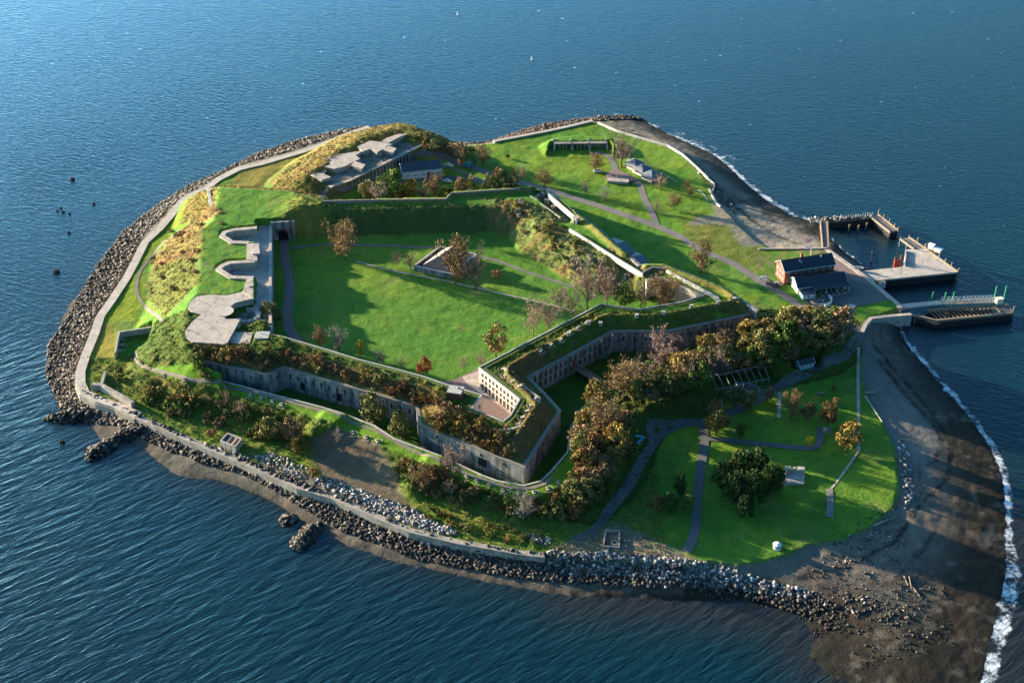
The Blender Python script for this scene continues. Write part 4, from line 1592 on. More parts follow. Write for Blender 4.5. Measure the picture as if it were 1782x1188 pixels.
WW = wmesh(1.1, 1.7, M['white'])
WS = wmesh(0.9, 1.1, M['white'])
t, L, Dp, rf = house("brick_house", "two storey red brick house with a dark gabled roof by the quay", "house", (1364, 495), (1449, 482), (1343, 479), 5.05, 7.2, 10.4, M['brick'], M['slate'], 0.5, trim=M['white'])
for k in range(7):
    x = L * (k + 0.6) / 7.2
    window(t, WW, x, -0.005, 4.6)
    if k not in (2, 5):
        window(t, WW, x, -0.005, 1.2)
for k in range(3):
    for zz in (1.3, 4.7):
        window(t, WS, -0.005, Dp * (k + 0.7) / 3.4, zz, -math.pi / 2)
mb = MB()
mb.box(L * 0.42, Dp * 0.62, 8.4, 1.0, 1.0, 3.6)
local(mb, "chimney", M['brick'], t)
mb = MB()
mb.box(L * 0.33, Dp * 0.3, 8.8, 0.25, 0.25, 1.6)
local(mb, "vent_pipe", M['steel'], t)
for f in (0.36, 0.78):
    mb = MB()
    mb.cyl(L * f, Dp * (0.28 if f < 0.5 else 0.4), 9.0 if f < 0.5 else 9.9, 0.35, 0.5, 8)
    local(mb, "roof_vent", M['white'], t)
mb = MB()
mb.box(L * 0.45, -0.06, 0, 1.2, 0.12, 2.3)
local(mb, "door", M['white'], t)

t, L, Dp, rf = house("cafe_pavilion", "cream gabled pavilion with dark roof and open shaded terrace side", "pavilion", (1388, 512), (1472, 502), (1371, 495), 5.05, 3.6, 6.4, M['cream'], M['slate'], 0.5, trim=M['white'])
t['kind'] = 'thing'
for k in range(8):
    mb = MB()
    mb.box(L * (0.28 + 0.09 * k), -0.08, 0.0, 1.7, 0.12, 2.6)
    local(mb, "opening", M['dark'], t)
for k in range(4):
    mb = MB()
    mb.box(L * (0.30 + 0.23 * k), -3.2, 0.0, 0.18, 0.18, 3.2)
    local(mb, "post", M['white'], t)
mb = MB()
mb.hull([(L * 0.27, -3.5, 3.1), (L + 0.4, -3.5, 3.1), (L + 0.4, -0.55, 3.3), (L * 0.27, -0.55, 3.3)], [(L * 0.27, -3.5, 3.25), (L + 0.4, -3.5, 3.25), (L + 0.4, -0.55, 3.48), (L * 0.27, -0.55, 3.48)])
local(mb, "canopy", M['slate'], t)
mb = MB()
mb.box(L * 0.13, -3.0, 0, L * 0.24, 4.6, 2.6)
local(mb, "annex", M['white'], t)
mb = MB()
mb.box(L * 0.13, -3.0, 2.6, L * 0.24 + 0.4, 5.0, 0.2)
local(mb, "annex_roof", M['slate'], t)
window(t, WS, L * 0.13, -5.31, 1.1)
# terrace tables
tm = MB()
tm.cyl(0, 0, 0.72, 0.6, 0.06, 10)
tm.cyl(0, 0, 0, 0.07, 0.72, 6)
tm.cyl(0, 0, 0, 0.35, 0.05, 8)
for k in range(4):
    a = k * math.pi / 2 + 0.4
    tm.box(math.cos(a) * 1.0, math.sin(a) * 1.0, 0.4, 0.4, 0.4, 0.06, a)
    tm.box(math.cos(a) * 1.0, math.sin(a) * 1.0, 0, 0.3, 0.3, 0.4, a)
tmm = tm.mesh("picnic_table", M['conc_pale'])
k = 0
for row, (px0, py0) in enumerate(((1424, 505), (1428, 511), (1432, 517))):
    for j in range(5):
        o = bpy.data.objects.new("picnic_table", tmm)
        COL.objects.link(o)
        x, y = P(px0 + j * 9.5, py0 - j * 1.3, 5.1)
        o.location = (float(x), float(y), 5.07)
        o.rotation_euler = (0, 0, j * 0.7 + row)
        tag(o, "round picnic table on the shaded terrace before the cream pavilion", "table", "picnic tables of the pavilion terrace")
x, y = map(float, P(1425, 523, 5.1))
t = thing("planter_screen", "curved white screen wall round a planter of pale boulders", "screen", (x, y, 5.06))
mb = MB()
mb.ring(0, 0, 0, 5.6, 5.9, 1.7, R(-75), R(30), 14)
local(mb, "screen", M['white'], t)
mb = MB()
mb.ring(0, 0, 0, 3.6, 4.0, 0.7, R(100), R(300), 14)
local(mb, "kerb", M['conc_pale'], t)
for k in range(7):
    mb = MB()
    mb.cyl(-2.2 + 0.75 * k, 0.6 * math.sin(k * 2.1), 0, 0.5, 0.9, 7, 0.25)
    local(mb, "boulder", M['coping'], t)

t, L, Dp, rf = house("store_building", "long white single storey building with a blue-grey gabled roof", "building", (701, 313), (769, 306), (688, 302), 5.1, 4.6, 7.6, M['white'], M['blue_roof'], 0.4, trim=M['white'])
for k in range(3):
    mb = MB()
    mb.box(L * (0.12 + 0.2 * k), -0.04, 0.0, 3.6, 0.08, 3.2)
    dr = local(mb, "garage_door", M['flagwhite'], t)
    mb = MB()
    mb.box(L * (0.12 + 0.2 * k), -0.10, 1.7, 2.6, 0.05, 0.4)
    local(mb, "pane", M['glass'], dr)
mb = MB()
mb.box(L * 0.67, -0.05, 0.0, 1.8, 0.1, 2.8)
local(mb, "doorway", M['dark'], t)
for k in range(5):
    window(t, WS, L * (0.75 + 0.05 * k), -0.005, 1.2)

t, L, Dp, rf = house("clapboard_hut", "tiny pale green hut with dark roof beside the curving road", "hut", (1391, 645), (1416, 639), (1383, 638), 5.05, 2.6, 4.2, M['mint'], M['slate'], 0.3, trim=M['white'])
for k in range(3):
    window(t, WS, L * (0.2 + 0.3 * k), -0.005, 0.9)
mb = MB()
mb.box(-0.04, Dp * 0.5, 0, 0.08, 0.9, 2.0)
local(mb, "door", M['white'], t)

# walled guardhouse on the green
GW = np.array(W2("723,462 766,430 827,443 784,476", 8.6))
t = thing("guardhouse", "slate roofed guardhouse sunk inside a pale topped rectangular wall", "guardhouse", (float(GW[0][0]), float(GW[0][1]), 6.0))
mb = MB()
mb.band([tuple(p) for p in GW][::-1] , -0.0, 0.6, 5.5, 8.6, closed=True)
mb.build("yard_wall", M['granite'], t)
mb = MB()
mb.band([tuple(p) for p in GW][::-1], -0.1, 0.7, 8.6, 8.85, closed=True)
mb.build("coping", M['coping'], t)
c_ = GW.mean(0)
e1, e2, e3, e4 = [c_ + (p - c_) * 0.78 for p in GW]
ra_, rb_ = (e1 + e4) / 2, (e2 + e3) / 2
ra2 = ra_ + (rb_ - ra_) * 0.28
mb = MB()
mb.prism([tuple(e1), tuple(e4), tuple(e3), tuple(e2)], 6.0, 8.2)
mb.build("wall", M['pale_granite'], t)
for nm_, pts, mt in (("roof", [(*e1, 8.2), (*ra2, 13.2), (*rb_, 13.2), (*e2, 8.2)], 'conc_pale'), ("roof", [(*e4, 8.2), (*e3, 8.2), (*rb_, 13.2), (*ra2, 13.2)], 'slate'), ("roof", [(*e1, 8.2), (*e4, 8.2), (*ra2, 13.2)], 'slate'), ("gable", [(*e2, 8.2), (*rb_, 13.2), (*e3, 8.2)], 'pale_granite')):  # sunlight painted into the roof: left slope pale, shaded slopes dark slate
    mb = MB()
    n3 = mathutils.geometry.normal([V3(p) for p in pts])
    if n3.z < 0:
        pts = pts[::-1]
    mb.hull([(p[0], p[1], p[2] - 0.15) for p in pts], pts)
    mb.build(nm_, M[mt], t)

# brick guard hut on the front rampart
x, y = W2("790,700", 14)[0]
t = thing("brick_hut", "square red brick lookout hut with flat grey roof on the front rampart", "hut", (x, y, 13.5), R(-14))
mb = MB()
mb.box(0, 2.4, -0.5, 5.6, 4.8, 5.4)
local(mb, "wall", M['brick'], t)
mb = MB()
mb.box(0, 2.4, 4.9, 6.0, 5.2, 0.35)
local(mb, "roof", M['coping'], t)
window(t, WS, 0.4, -0.01, 1.2)
mb = MB()
mb.box(1.2, 3.4, 5.25, 0.7, 0.7, 0.7)
local(mb, "chimney", M['conc_dark'], t)

# sheds against the outer rampart wall
for lab, q, zt, zr in (("small grey lean-to shed at the bend of the east rampart", "1018,408 1034,396 1037,410 1022,414", 9.0, 0.8),
                       ("upper grey metal roofed shed against the east rampart", "1050,421 1070,414 1103,435 1082,443", 9.4, 1.4),
                       ("lower grey metal roofed shed against the east rampart", "1084,443 1105,438 1130,456 1110,462", 8.2, 1.4)):
    qq = np.array(W2(q, zt))
    t = thing("metal_shed", lab, "shed", (float(qq[0][0]), float(qq[0][1]), 5.0), group="grey sheds behind the east rampart")
    mb = MB()
    mb.prism([tuple(p) for p in qq], 4.5, zt - 0.2)
    mb.build("wall", M['conc'], t)
    q2 = qq.mean(0) + (qq - qq.mean(0)) * 1.06
    bot = [(*q2[0], zt), (*q2[3], zt - 0.1), (*q2[2], zt - 0.1), (*q2[1], zt)]
    mid_a, mid_b = (q2[0] + q2[3]) / 2, (q2[1] + q2[2]) / 2
    mb = MB()
    for pts in ([(*q2[0], zt - 0.2), (*mid_a, zt + zr), (*mid_b, zt + zr), (*q2[1], zt - 0.2)], [(*mid_a, zt + zr), (*q2[3], zt - 0.2), (*q2[2], zt - 0.2), (*mid_b, zt + zr)]):
        if mathutils.geometry.normal([V3(p) for p in pts]).z < 0:
            pts = pts[::-1]
        mb.hull([(p[0], p[1], p[2] - 0.12) for p in pts], pts)
    mb.build("roof", M['metal_roof'], t)

# three linked shelters
for k, (px, py) in enumerate(((1104, 291), (1117, 300), (1133, 311))):
    x, y = map(float, P(px, py, 5.3))
    t = thing("picnic_shelter", ["far", "middle", "near"][k] + "most of the three pyramid roofed shelters in a row" if k != 1 else "middle one of the three pyramid roofed shelters in a row", "shelter", (x, y, 5.15), R(-48), "pyramid roofed shelters")
    t['label'] = ("shelter nearest the big bare tree of the three pyramid roofed shelters", "middle one of the three pyramid roofed shelters", "last of the three pyramid roofed shelters beside the small bare shrub")[k]
    mb = MB()
    hw = 4.4
    b4 = [(-hw, -hw, 2.6), (hw, -hw, 2.6), (hw, hw, 2.6), (-hw, hw, 2.6)]
    for i in range(4):
        mb.quad(b4[i], b4[(i + 1) % 4], (0, 0, 5.2))
    mb.quad(*b4[::-1])
    local(mb, "roof", M['metal_roof'], t)
    mb = MB()
    mb.box(0, 0, 0, 7.6, 7.6, 0.2)
    local(mb, "floor", M['paving'], t)
    for sx in (-1, 1):
        for sy in (-1, 1):
            mb = MB()
            mb.box(sx * 3.6, sy * 3.6, 0.2, 0.35, 0.35, 2.5)
            local(mb, "post", M['coping'], t)
    for sx in (-1, 1):
        mb = MB()
        mb.box(0, sx * 3.6, 0.2, 6.6, 0.25, 0.9)
        local(mb, "low_wall", M['cream'], t)
    mb = MB()
    mb.tube((hw * 0.9, -hw * 0.9, 0.2), (hw * 0.9, -hw * 0.9, 5.6), 0.08, 5)
    local(mb, "mast", M['flagwhite'], t)
x, y = map(float, P(1075, 318, 5.3))
t = thing("stone_plinth", "low flat stone stage at the edge of the paved turning place", "plinth", (x, y, 5.1), R(-8))
mb = MB()
mb.box(0, 1.0, -0.3, 11, 3.4, 1.4)
local(mb, "base", M['coping'], t)
mb = MB()
mb.box(0, 1.0, 1.1, 11.4, 3.8, 0.2)
local(mb, "top", M['conc'], t)
x, y = map(float, P(1040, 299, 5.1))
t = thing("stone_trough", "small square stone well head below the bare shrub", "well head", (x, y, 5.1))
mb = MB()
mb.box(0, 0, 0, 4.2, 2.6, 1.1)
local(mb, "base", M['coping'], t)
mb = MB()
mb.box(0, 0, 1.1, 3.4, 1.8, 0.02)
local(mb, "opening", M['dark'], t)
mb = MB()
for q in range(1):
    mb.tube((0, 0, 0), (0, 0, 9), 0.09, 5, 0.05)
    mb.box(0, 0, 8.9, 0.5, 0.3, 0.2)
x, y = map(float, P(1073, 312, 5.3))
o = mb.build("lamp_post", M['steel'])
o.location = (x, y, 5.3)
tag(o, "thin dark lamp post standing on the paved turning place", "lamp post")

# flag pole
x, y, z = G(1410, 448)
t = thing("flag_pole", "white flag pole behind the brick house flying two flags", "flag pole", (x, y, 5.0))
mb = MB()
mb.tube((0, 0, 0), (0.0, 0, 11.5), 0.14, 8, 0.07)
mb.cyl(0, 0, 11.5, 0.14, 0.15, 8)
local(mb, "pole", M['flagwhite'], t)
for nm_, zz, cnt in (("flag", 8.6, 5), ("flag", 5.2, 1)):
    for s_ in range(cnt):
        mb = MB()
        w_, hh = 3.2, 2.0 / cnt
        n = 6
        for i in range(n):
            xa, xb = -w_ * i / n, -w_ * (i + 1) / n
            ya, yb = 0.25 * math.sin(i * 1.3), 0.25 * math.sin((i + 1) * 1.3)
            z0_ = zz + s_ * hh - 0.12 * i
            z1_ = zz + s_ * hh - 0.12 * (i + 1)
            mb.hull([(xa, ya, z0_), (xb, yb, z1_), (xb, yb + 0.03, z1_), (xa, ya + 0.03, z0_)], [(xa, ya, z0_ + hh), (xb, yb, z1_ + hh), (xb, yb + 0.03, z1_ + hh), (xa, ya + 0.03, z0_ + hh)])
        if s_ == 0:
            fg = local(mb, "flag", M['red_paint'] if cnt > 1 else M['flagwhite'], t)
        else:
            local(mb, "stripe", M['flagwhite'] if s_ % 2 else M['red_paint'], fg)

# steel frame of a tent in the shade
t = thing("tent_frame", "bare steel gable frame of a large tent beside the road", "tent frame", (*map(float, P(1297, 672, 5)), 5.0))
a, u, v, L, Dp = frame3((1262, 690), (1325, 672), (1245, 672), 5.0)
a = np.array(P(1248, 688, 5.0))
u = np.array(P(1322, 690, 5.0)) - a
L = 24.0
u = np.array([0.94, 0.34])
v = np.array([-0.34, 0.94])
Dp = 12.0
mb = MB()
pt = lambda x, y, z: (float(a[0] + u[0] * x + v[0] * y), float(a[1] + u[1] * x + v[1] * y), z)
for i in range(9):
    x = L * i / 8
    fr_ = MB()
    fr_.tube(pt(x, 0, 5), pt(x, 0, 8), 0.12, 5)
    fr_.tube(pt(x, Dp, 5), pt(x, Dp, 8), 0.12, 5)
    fr_.tube(pt(x, 0, 8), pt(x, Dp / 2, 10.8), 0.12, 5)
    fr_.tube(pt(x, Dp, 8), pt(x, Dp / 2, 10.8), 0.12, 5)
    fr_.build("truss", M['steel'], t)
for y_, z_ in ((0, 8), (Dp, 8), (Dp / 2, 10.8)):
    fr_ = MB()
    fr_.tube(pt(0, y_, z_), pt(L, y_, z_), 0.1, 5)
    fr_.build("purlin", M['steel'], t)
pad("pavement", "bare concrete floor under the tent frame", "1255,688 1318,694 1345,676 1284,660", 5.1, 'conc_dark')

# small structures on the southern lawn
t = thing("gun_block", "ruined square concrete platform with a broken rear wall on the dark lawn", "ruin", (*map(float, P(1383, 830, 5)), 5.0))
mb = MB()
mb.prism(W2("1366,842 1400,842 1400,820 1366,818", 5.5), 4.5, 5.9)
mb.build("platform", M['conc'], t)
for q in ("1366,818 1376,818 1376,814 1366,813", "1380,818 1385,818 1385,815 1380,815", "1388,820 1400,820 1400,815 1388,814", "1366,828 1368,828 1368,816 1366,816"):
    mb = MB()
    mb.prism(W2(q, 6.5), 5.9, 7.4)
    mb.build("wall", M['coping'], t)
x, y = map(float, P(1352, 953, 5))
t = thing("round_kiosk", "small round whitewashed tower with a dark slot above the south beach", "kiosk", (x, y, 4.9))
mb = MB()
mb.cyl(0, 0, -0.3, 1.5, 2.1, 14, 1.45)
local(mb, "wall", M['white'], t)
mb = MB()
mb.ring(0, 0, 1.2, 1.3, 1.52, 0.35, R(-160), R(-40), 8)
local(mb, "slot", M['dark'], t)
mb = MB()
mb.cyl(0, 0, 1.8, 1.6, 0.7, 14, 0.5)
local(mb, "roof", M['flagwhite'], t)
x, y = map(float, P(1428, 686, 5))
t = thing("picnic_table", "brown picnic table alone on the shaded lawn", "table", (x, y, 5.0), R(-8))
mb = MB()
mb.box(0, 0, 0.75, 3.0, 1.2, 0.1)
local(mb, "table_top", M['brown'], t)
for s_ in (-1, 1):
    mb = MB()
    mb.box(0, s_ * 1.0, 0.42, 3.0, 0.4, 0.08)
    local(mb, "bench", M['brown'], t)
    mb = MB()
    mb.box(s_ * 1.1, 0, 0, 0.12, 1.9, 0.75)
    local(mb, "leg", M['brown'], t)
x, y = map(float, P(1362, 643, 5))
mb = MB()
mb.box(0, 0, 0, 2.8, 1.3, 0.5, 0.15)
mb.box(0, 0, 0.5, 3.0, 1.5, 0.08, 0.15)
o = mb.build("utility_box", M['white'])
o.location = (x, y, 5.0)
tag(o, "flat white utility box left of the pale green hut", "utility box")
t = thing("picnic_shelter", "pair of grey stone blocks beside the small steps", "stone block", (*map(float, P(1436, 751, 5)), 5.0))
t.name = "stone_block"
mb = MB()
mb.prism(W2("1431,753 1446,753 1446,745 1431,745", 5.5), 4.6, 5.9)
mb.build("base", M['conc_dark'], t)
mb = MB()
mb.prism(W2("1433,748 1439,748 1439,745 1433,745", 6.3), 5.9, 6.8)
mb.build("block", M['conc'], t)
t = thing("fenced_plot", "small rectangular concrete kerbed plot with a hoop at the south bank", "enclosure", (*map(float, P(1063, 940, 5)), 5.0))
mb = MB()
mb.band(W2("1050,951 1077,953 1078,925 1054,923", 5.4), -0.25, 0.25, 4.4, 6.0, closed=True)
mb.build("kerb", M['conc'], t)
mb = MB()
x, y = map(float, P(1069, 945, 5))
mb.ring(x, y, 5.0, 1.0, 1.3, 0.5)
mb.build("hoop", M['conc_pale'], t)
# open concrete box ruin above the front sea wall
cx, cy, cz = G(402, 778)
q = np.array(W2("383,769 410,780 422,765 396,755", 7.5))
t = thing("concrete_ruin", "open topped concrete box ruin with inner ribs above the front sea wall", "ruin", (float(q[0][0]), float(q[0][1]), 5.0))
mb = MB()
mb.band([tuple(p) for p in q], -0.5, 0.0, 3.5, 8.3, closed=True)
mb.build("wall", M['conc'], t)
for f in (0.33, 0.66):
    p0_, p1_ = q[0] * (1 - f) + q[1] * f, q[3] * (1 - f) + q[2] * f
    mb = MB()
    mb.band([tuple(p0_), tuple(p1_)], -0.25, 0.25, 5.5, 7.9)
    mb.build("rib", M['conc_pale'], t)
# teal play tables
for k, (px, py) in enumerate(((1108, 772), (1113, 778), (1109, 784), (1116, 772))):
    x, y = map(float, P(px, py, 5.2))
    mb = MB()
    mb.box(0, 0, 0.7, 1.9, 1.0, 0.12, k * 0.8)
    mb.box(0, 0, 0, 0.5, 0.5, 0.7, k * 0.8)
    mb.box(0.9, 0.9, 0.0, 1.4, 0.5, 0.45, k * 0.8)
    o = mb.build("bench_table", M['teal_paint'])
    o.location = (x, y, float(zat(x, y)) + 0.05)
    tag(o, "turquoise picnic bench in the trees' shade left of the sloping path", "bench", "turquoise benches by the sloping path")

# small gun beds of pale stone on the ramparts
gm = MB()
gm.ring(0, 0, 0, 1.9, 2.08, 0.08, R(110), R(310), 14)
gm.box(0.3, 0, 0, 2.1, 1.1, 0.3)
gm.box(0.8, 0, 0.3, 0.7, 1.1, 0.25)
gmm = gm.mesh("gun_bed", M['conc'])
k = 0
for grp, rz, lst in (("ring shaped gun beds on the south bastion lawn", 0.4, "875,643 880,654 892,664 904,672 930,694 925,705 917,716 909,727 902,738"),
                     ("ring shaped gun beds along the covered way", 1.9, "285,655 320,662 436,689 455,694 474,700 490,706 614,755 637,762 657,769 813,831 831,838 852,846 876,855 903,859 930,858 954,851 972,841"),
                     ("ring shaped gun beds on the east curtain", 0.9, "940,612 958,601 975,592 990,580 1005,571 1020,562")):
    for tok in lst.split():
        px, py = map(float, tok.split(','))
        x, y, z = G(px, py)
        o = bpy.data.objects.new("gun_bed", gmm)
        COL.objects.link(o)
        o.location = (x, y, z + 0.02)
        o.rotation_euler = (0, 0, rz)
        o.scale = (1, 1, 1.3)
        lab = {"ring shaped gun beds on the south bastion lawn": "pale stone gun bed with a curved rail by the breast-high parapet",
               "ring shaped gun beds along the covered way": "pale stone gun bed on the green strip outside the ditch",
               "ring shaped gun beds on the east curtain": "small stone gun bed half hidden on the right-hand rampart lawn"}[grp]
        tag(o, lab, "gun bed", grp)
bm_ = MB()
bm_.box(0, 0, 0, 1.3, 1.1, 1.6)
bm_.box(0, 0, 1.6, 1.6, 1.4, 0.25)
bmm = bm_.mesh("stone_block", M['coping'])
for tok in "1045,566 1108,553 1155,548 1203,536 1250,529 1278,523 1025,564 990,584 1088,487 1247,524".split():
    px, py = map(float, tok.split(','))
    x, y, z = G(px, py)
    o = bpy.data.objects.new("stone_block", bmm)
    COL.objects.link(o)
    o.location = (x, y, z - 0.2)
    tag(o, "pale square stone block on the crest of the east rampart", "stone block", "stone blocks along the rampart crest")
# ruin inside the north end
for k, (px, py) in enumerate(((934, 345), (945, 340), (952, 352), (962, 362))):
    x, y = W2(f"{px},{py}", 13.5)[0]
    mb = MB()
    mb.box(0, 0, 0, 4.6 - k, 0.6, 2.2, 0.9 + k)
    mb.box(1.2, 0.8, 0, 0.6, 2.5, 1.7, 0.9 + k)
    o = mb.build("ruin_wall", M['conc'])
    o.location = (x, y, 12.9)
    tag(o, "broken wall fragment inside the roofless ruin at the rampart's far end", "ruin wall", "wall fragments of the roofless ruin")
x, y = W2("1002,384", 16.5)[0]
t = thing("sentry_box", "small stone sentry box where the white parapet steps back", "sentry box", (x, y, 15.5), R(-40))
mb = MB()
mb.box(0, 0, -0.5, 2.6, 2.4, 3.2)
local(mb, "wall", M['coping'], t)
mb = MB()
mb.box(0.2, -1.22, -0.2, 1.1, 0.06, 1.9)
local(mb, "opening", M['dark'], t)
mb = MB()
mb.box(0, 0, 2.7, 3.0, 2.8, 0.25)
local(mb, "roof", M['conc'], t)

# footbridge into the main gate
A_ = np.array(P(997, 636, 7.5))
B_ = np.array(P(1045, 664, 7.5))
t = thing("footbridge", "timber footbridge crossing the shaded ditch to the curtain wall gate", "footbridge", (float(A_[0]), float(A_[1]), 4.0))
mb = MB()
mb.band([tuple(A_), tuple(B_)], -1.4, 1.4, 7.0, 7.3)
mb.build("deck", M['timber'], t)
for s_ in (-1.4, 1.4):
    mb = MB()
    mb.band([tuple(A_), tuple(B_)], s_ - 0.06, s_ + 0.06, 7.3, 8.3)
    mb.build("railing", M['timber'], t)
for f in (0.2, 0.5, 0.8):
    p_ = A_ * (1 - f) + B_ * f
    mb = MB()
    mb.box(p_[0], p_[1], 3.0, 0.4, 2.4, 4.0, 0.9)
    mb.build("trestle", M['timber_dark'], t)
mb = MB()
mb.box(A_[0] - 0.2, A_[1] + 0.9, 7.2, 3.0, 1.6, 3.6, -0.5)
mb.build("gate_porch", M['rust_steel'], t)

# ---------------------------------------------------------------- piers
def piles(t, pts, z0, z1, r=0.28, mat='timber', top=0.0):
    for x, y in pts:
        mb = MB()
        mb.cyl(x, y, z0, r, z1 - z0, 8, r * 0.9)
        mb.build("pile", M[mat], t)


def edgepts(path, step):
    out = []
    for (x0, y0), (x1, y1) in zip(path[:-1], path[1:]):
        n = max(1, int(math.hypot(x1 - x0, y1 - y0) / step))
        out += [(x0 + (x1 - x0) * k / n, y0 + (y1 - y0) * k / n) for k in range(n)]
    return out + [path[-1]]


# access walkway
q = W2("1428,385 1440,385 1442,431 1432,432", 4.6)
t = thing("timber_walkway", "straight timber walkway with rusty rails leading out from the grass", "walkway", (*q[0], 2.0))
mb = MB()
mb.prism(q, 4.0, 4.5)
mb.build("deck", M['asphalt'], t)
for a_, b_ in ((0, 3), (1, 2)):
    mb = MB()
    mb.band([q[a_], q[b_]], -0.3, 0.3, 3.7, 4.95)
    mb.build("rail_beam", M['timber'], t)
piles(t, edgepts([q[0], q[3]], 5), -3, 4.2, 0.3, 'rust_steel')
# breakwater pier
q = W2("1430,384 1440,378 1517,374 1522,380 1441,388", 3.6)
t = thing("breakwater_pier", "dark timber breakwater topped with pale driftwood and debris", "breakwater", (*q[0], 0.0))
mb = MB()
mb.prism(q, -3, 3.4)
mb.build("crib", M['timber_dark'], t)
for k in range(70):
    f = rng.random()
    bx, by = P(1412 + f * 106, 385 - 9 * f + rng.normal() * 2.0, 3.5)
    if k % 2 == 0:
        f2_ = rng.random() * 0.45
        bx, by = P(1405 + f2_ * 110, 383 - 8 * f2_ + rng.normal() * 2.5, 3.5)
    mb = MB()
    l_ = 0.5 + rng.random() * 1.3
    a_ = rng.random() * 6.28
    mb.tube((bx, by, 3.2), (bx + math.cos(a_) * l_, by + math.sin(a_) * l_, 3.6 + rng.random() * 1.0), 0.14 + rng.random() * 0.35, 5)
    mb.build("debris", M['coping'] if k % 3 else M['timber'], t)
for k in range(16):
    bx, by = map(float, P(1455 + k * 4.2, 381 - k * 0.35, 3.5))
    piles(t, [(bx, by)], -1, 4.6 + rng.random(), 0.2, 'steel')


def deckpier(name, label, qpx, z, mat, edge, pilepx, t=None, edges=None, under=True, pz=2.2):
    q = W2(qpx, z)
    t = t or thing(name, label, "pier", (*q[0], 0.0))
    mb = MB()
    mb.prism(q, z - 0.9, z)
    mb.build("deck", M[mat], t)
    if under:
        c_ = np.mean(q, axis=0)
        mb = MB()
        mb.prism([tuple(c_ + (np.array(p) - c_) * 0.985) for p in q], -3.0, z - 0.9)
        mb.build("fender_wall", M['timber_dark'], t)
    for e in edge:
        mb = MB()
        mb.band([q[i] for i in e], -0.35, 0.35, z - 0.2, z + 0.45)
        mb.build("kerb_beam", M['timber'], t)
    for tok in pilepx.split():
        x_, y_ = W2(tok, z)[0]
        piles(t, [(x_, y_)], -3, z + pz, 0.42, 'timber')
    return t


t = deckpier("detached_pier", "detached dark pier head slab with pale kerbs beyond the breakwater", "1517,379 1529,374 1562,400 1549,404", 3.8, 'asphalt', [(1, 2), (0, 3)], "1529,372 1538,380 1548,388 1557,396 1563,402")
for k, (px, py) in enumerate(((1476, 402), (1492, 403), (1506, 399))):
    x_, y_ = W2(f"{px},{py}", 0.0)[0]
    mb = MB()
    mb.tube((0, 0, -3), (0.3, 0, 3.4), 0.45, 8, 0.35)
    mb.cyl(0.3, 0, 3.35, 0.5, 0.3, 8)
    o = mb.build("mooring_pile", M['timber'])
    o.location = (x_, y_, 0)
    tag(o, ("leftmost", "middle", "rightmost")[k] + " of three lone piles in the small basin", "pile", "lone piles in the basin")
t = deckpier("ferry_pier", "broad pale concrete ferry pier with rusted piles and kiosks", "1496,472 1571,464 1576,434 1611,433 1667,473 1511,489", 4.4, 'conc_pale', [(3, 4)], "1597,420 1610,431 1622,440 1634,449 1645,457 1656,464 1668,473")
q = W2("1567,416 1582,413 1611,433 1590,433", 4.3)
mb = MB()
mb.prism(q, 3.5, 4.3)
mb.build("finger_deck", M['asphalt'], t)
for e in ((0, 3), (1, 2)):
    mb = MB()
    mb.band([q[i] for i in e], -0.35, 0.35, 4.0, 4.8)
    mb.build("kerb_beam", M['timber'], t)
piles(t, edgepts([q[0], q[3]], 4) + edgepts([q[1], q[2]], 5), -3, 5.6, 0.35)
mb = MB()
mb.band(W2("1576,436 1575,463", 4.5), -0.2, 0.2, 4.4, 5.3)
mb.build("railing", M['steel'], t)
for px, py, lab, mt, sz in ((1619, 438, "small white kiosk at the edge of the ferry pier", 'white', (2.6, 2, 2.2)), (1631, 443, "larger cream shelter on posts at the edge of the ferry pier", 'cream', (3.2, 2.6, 1.4))):
    x_, y_ = W2(f"{px},{py}", 4.4)[0]
    tt_ = thing("pier_kiosk", lab, "kiosk", (x_, y_, 4.4), R(-40))
    mb = MB()
    mb.box(0, 0, 1.8, *sz)
    local(mb, "cabin", M[mt], tt_)
    mb = MB()
    mb.box(0, 0, 1.8 + sz[2], sz[0] + 0.5, sz[1] + 0.5, 0.2)
    local(mb, "roof", M['flagwhite'], tt_)
    for sx in (-1, 1):
        for sy in (-1, 1):
            mb = MB()
            mb.box(sx * sz[0] * 0.42, sy * sz[1] * 0.42, 0, 0.25, 0.25, 1.8)
            local(mb, "leg", M['timber'], tt_)
x_, y_ = W2("1561,463", 2.5)[0]
tt_ = thing("fender_panel", "red painted steel panel hanging on the left side of the ferry pier", "panel", (x_, y_, 1))
mb = MB()
mb.box(0, 0, 0.5, 3.0, 0.5, 4.6)
local(mb, "panel", M['red_paint'], tt_)
for k in range(3):
    mb = MB()
    mb.cyl(-1.4 + 3.4 * k * 0.8, 0.5, -3, 0.35, 9.0 + k, 8)
    local(mb, "pile", M['rust_steel'], tt_)
x_, y_ = W2("1604,462", 4.4)[0]
mb = MB()
mb.tube((0, 0, 0), (0, 0, 8), 0.1, 6, 0.06)
mb.box(0, 0, 7.9, 1.2, 0.2, 0.15)
o = mb.build("lamp_post", M['steel'])
o.location = (x_, y_, 4.4)
tag(o, "tall thin lamp post in the middle of the ferry pier", "lamp post")
x_, y_ = W2("1516,458", 0)[0]
mb = MB()
mb.tube((0, 0, -2), (0, 0, 5.5), 0.25, 6, 0.2)
mb.box(0, 0, 5.5, 1.0, 0.9, 0.9)
o = mb.build("channel_marker", M['timber_dark'])
o.location = (x_, y_, 0)
tag(o, "dark marker post with a small box standing in the basin water", "marker post")
x_, y_ = W2("1535,492", 4.4)[0]
tt_ = thing("bollard_block", "bulky pale concrete bollard block on the ferry pier's near edge", "bollard", (x_, y_, 3.8))
mb = MB()
mb.box(0, 0, -2, 3.2, 2.0, 2.8, 0.3)
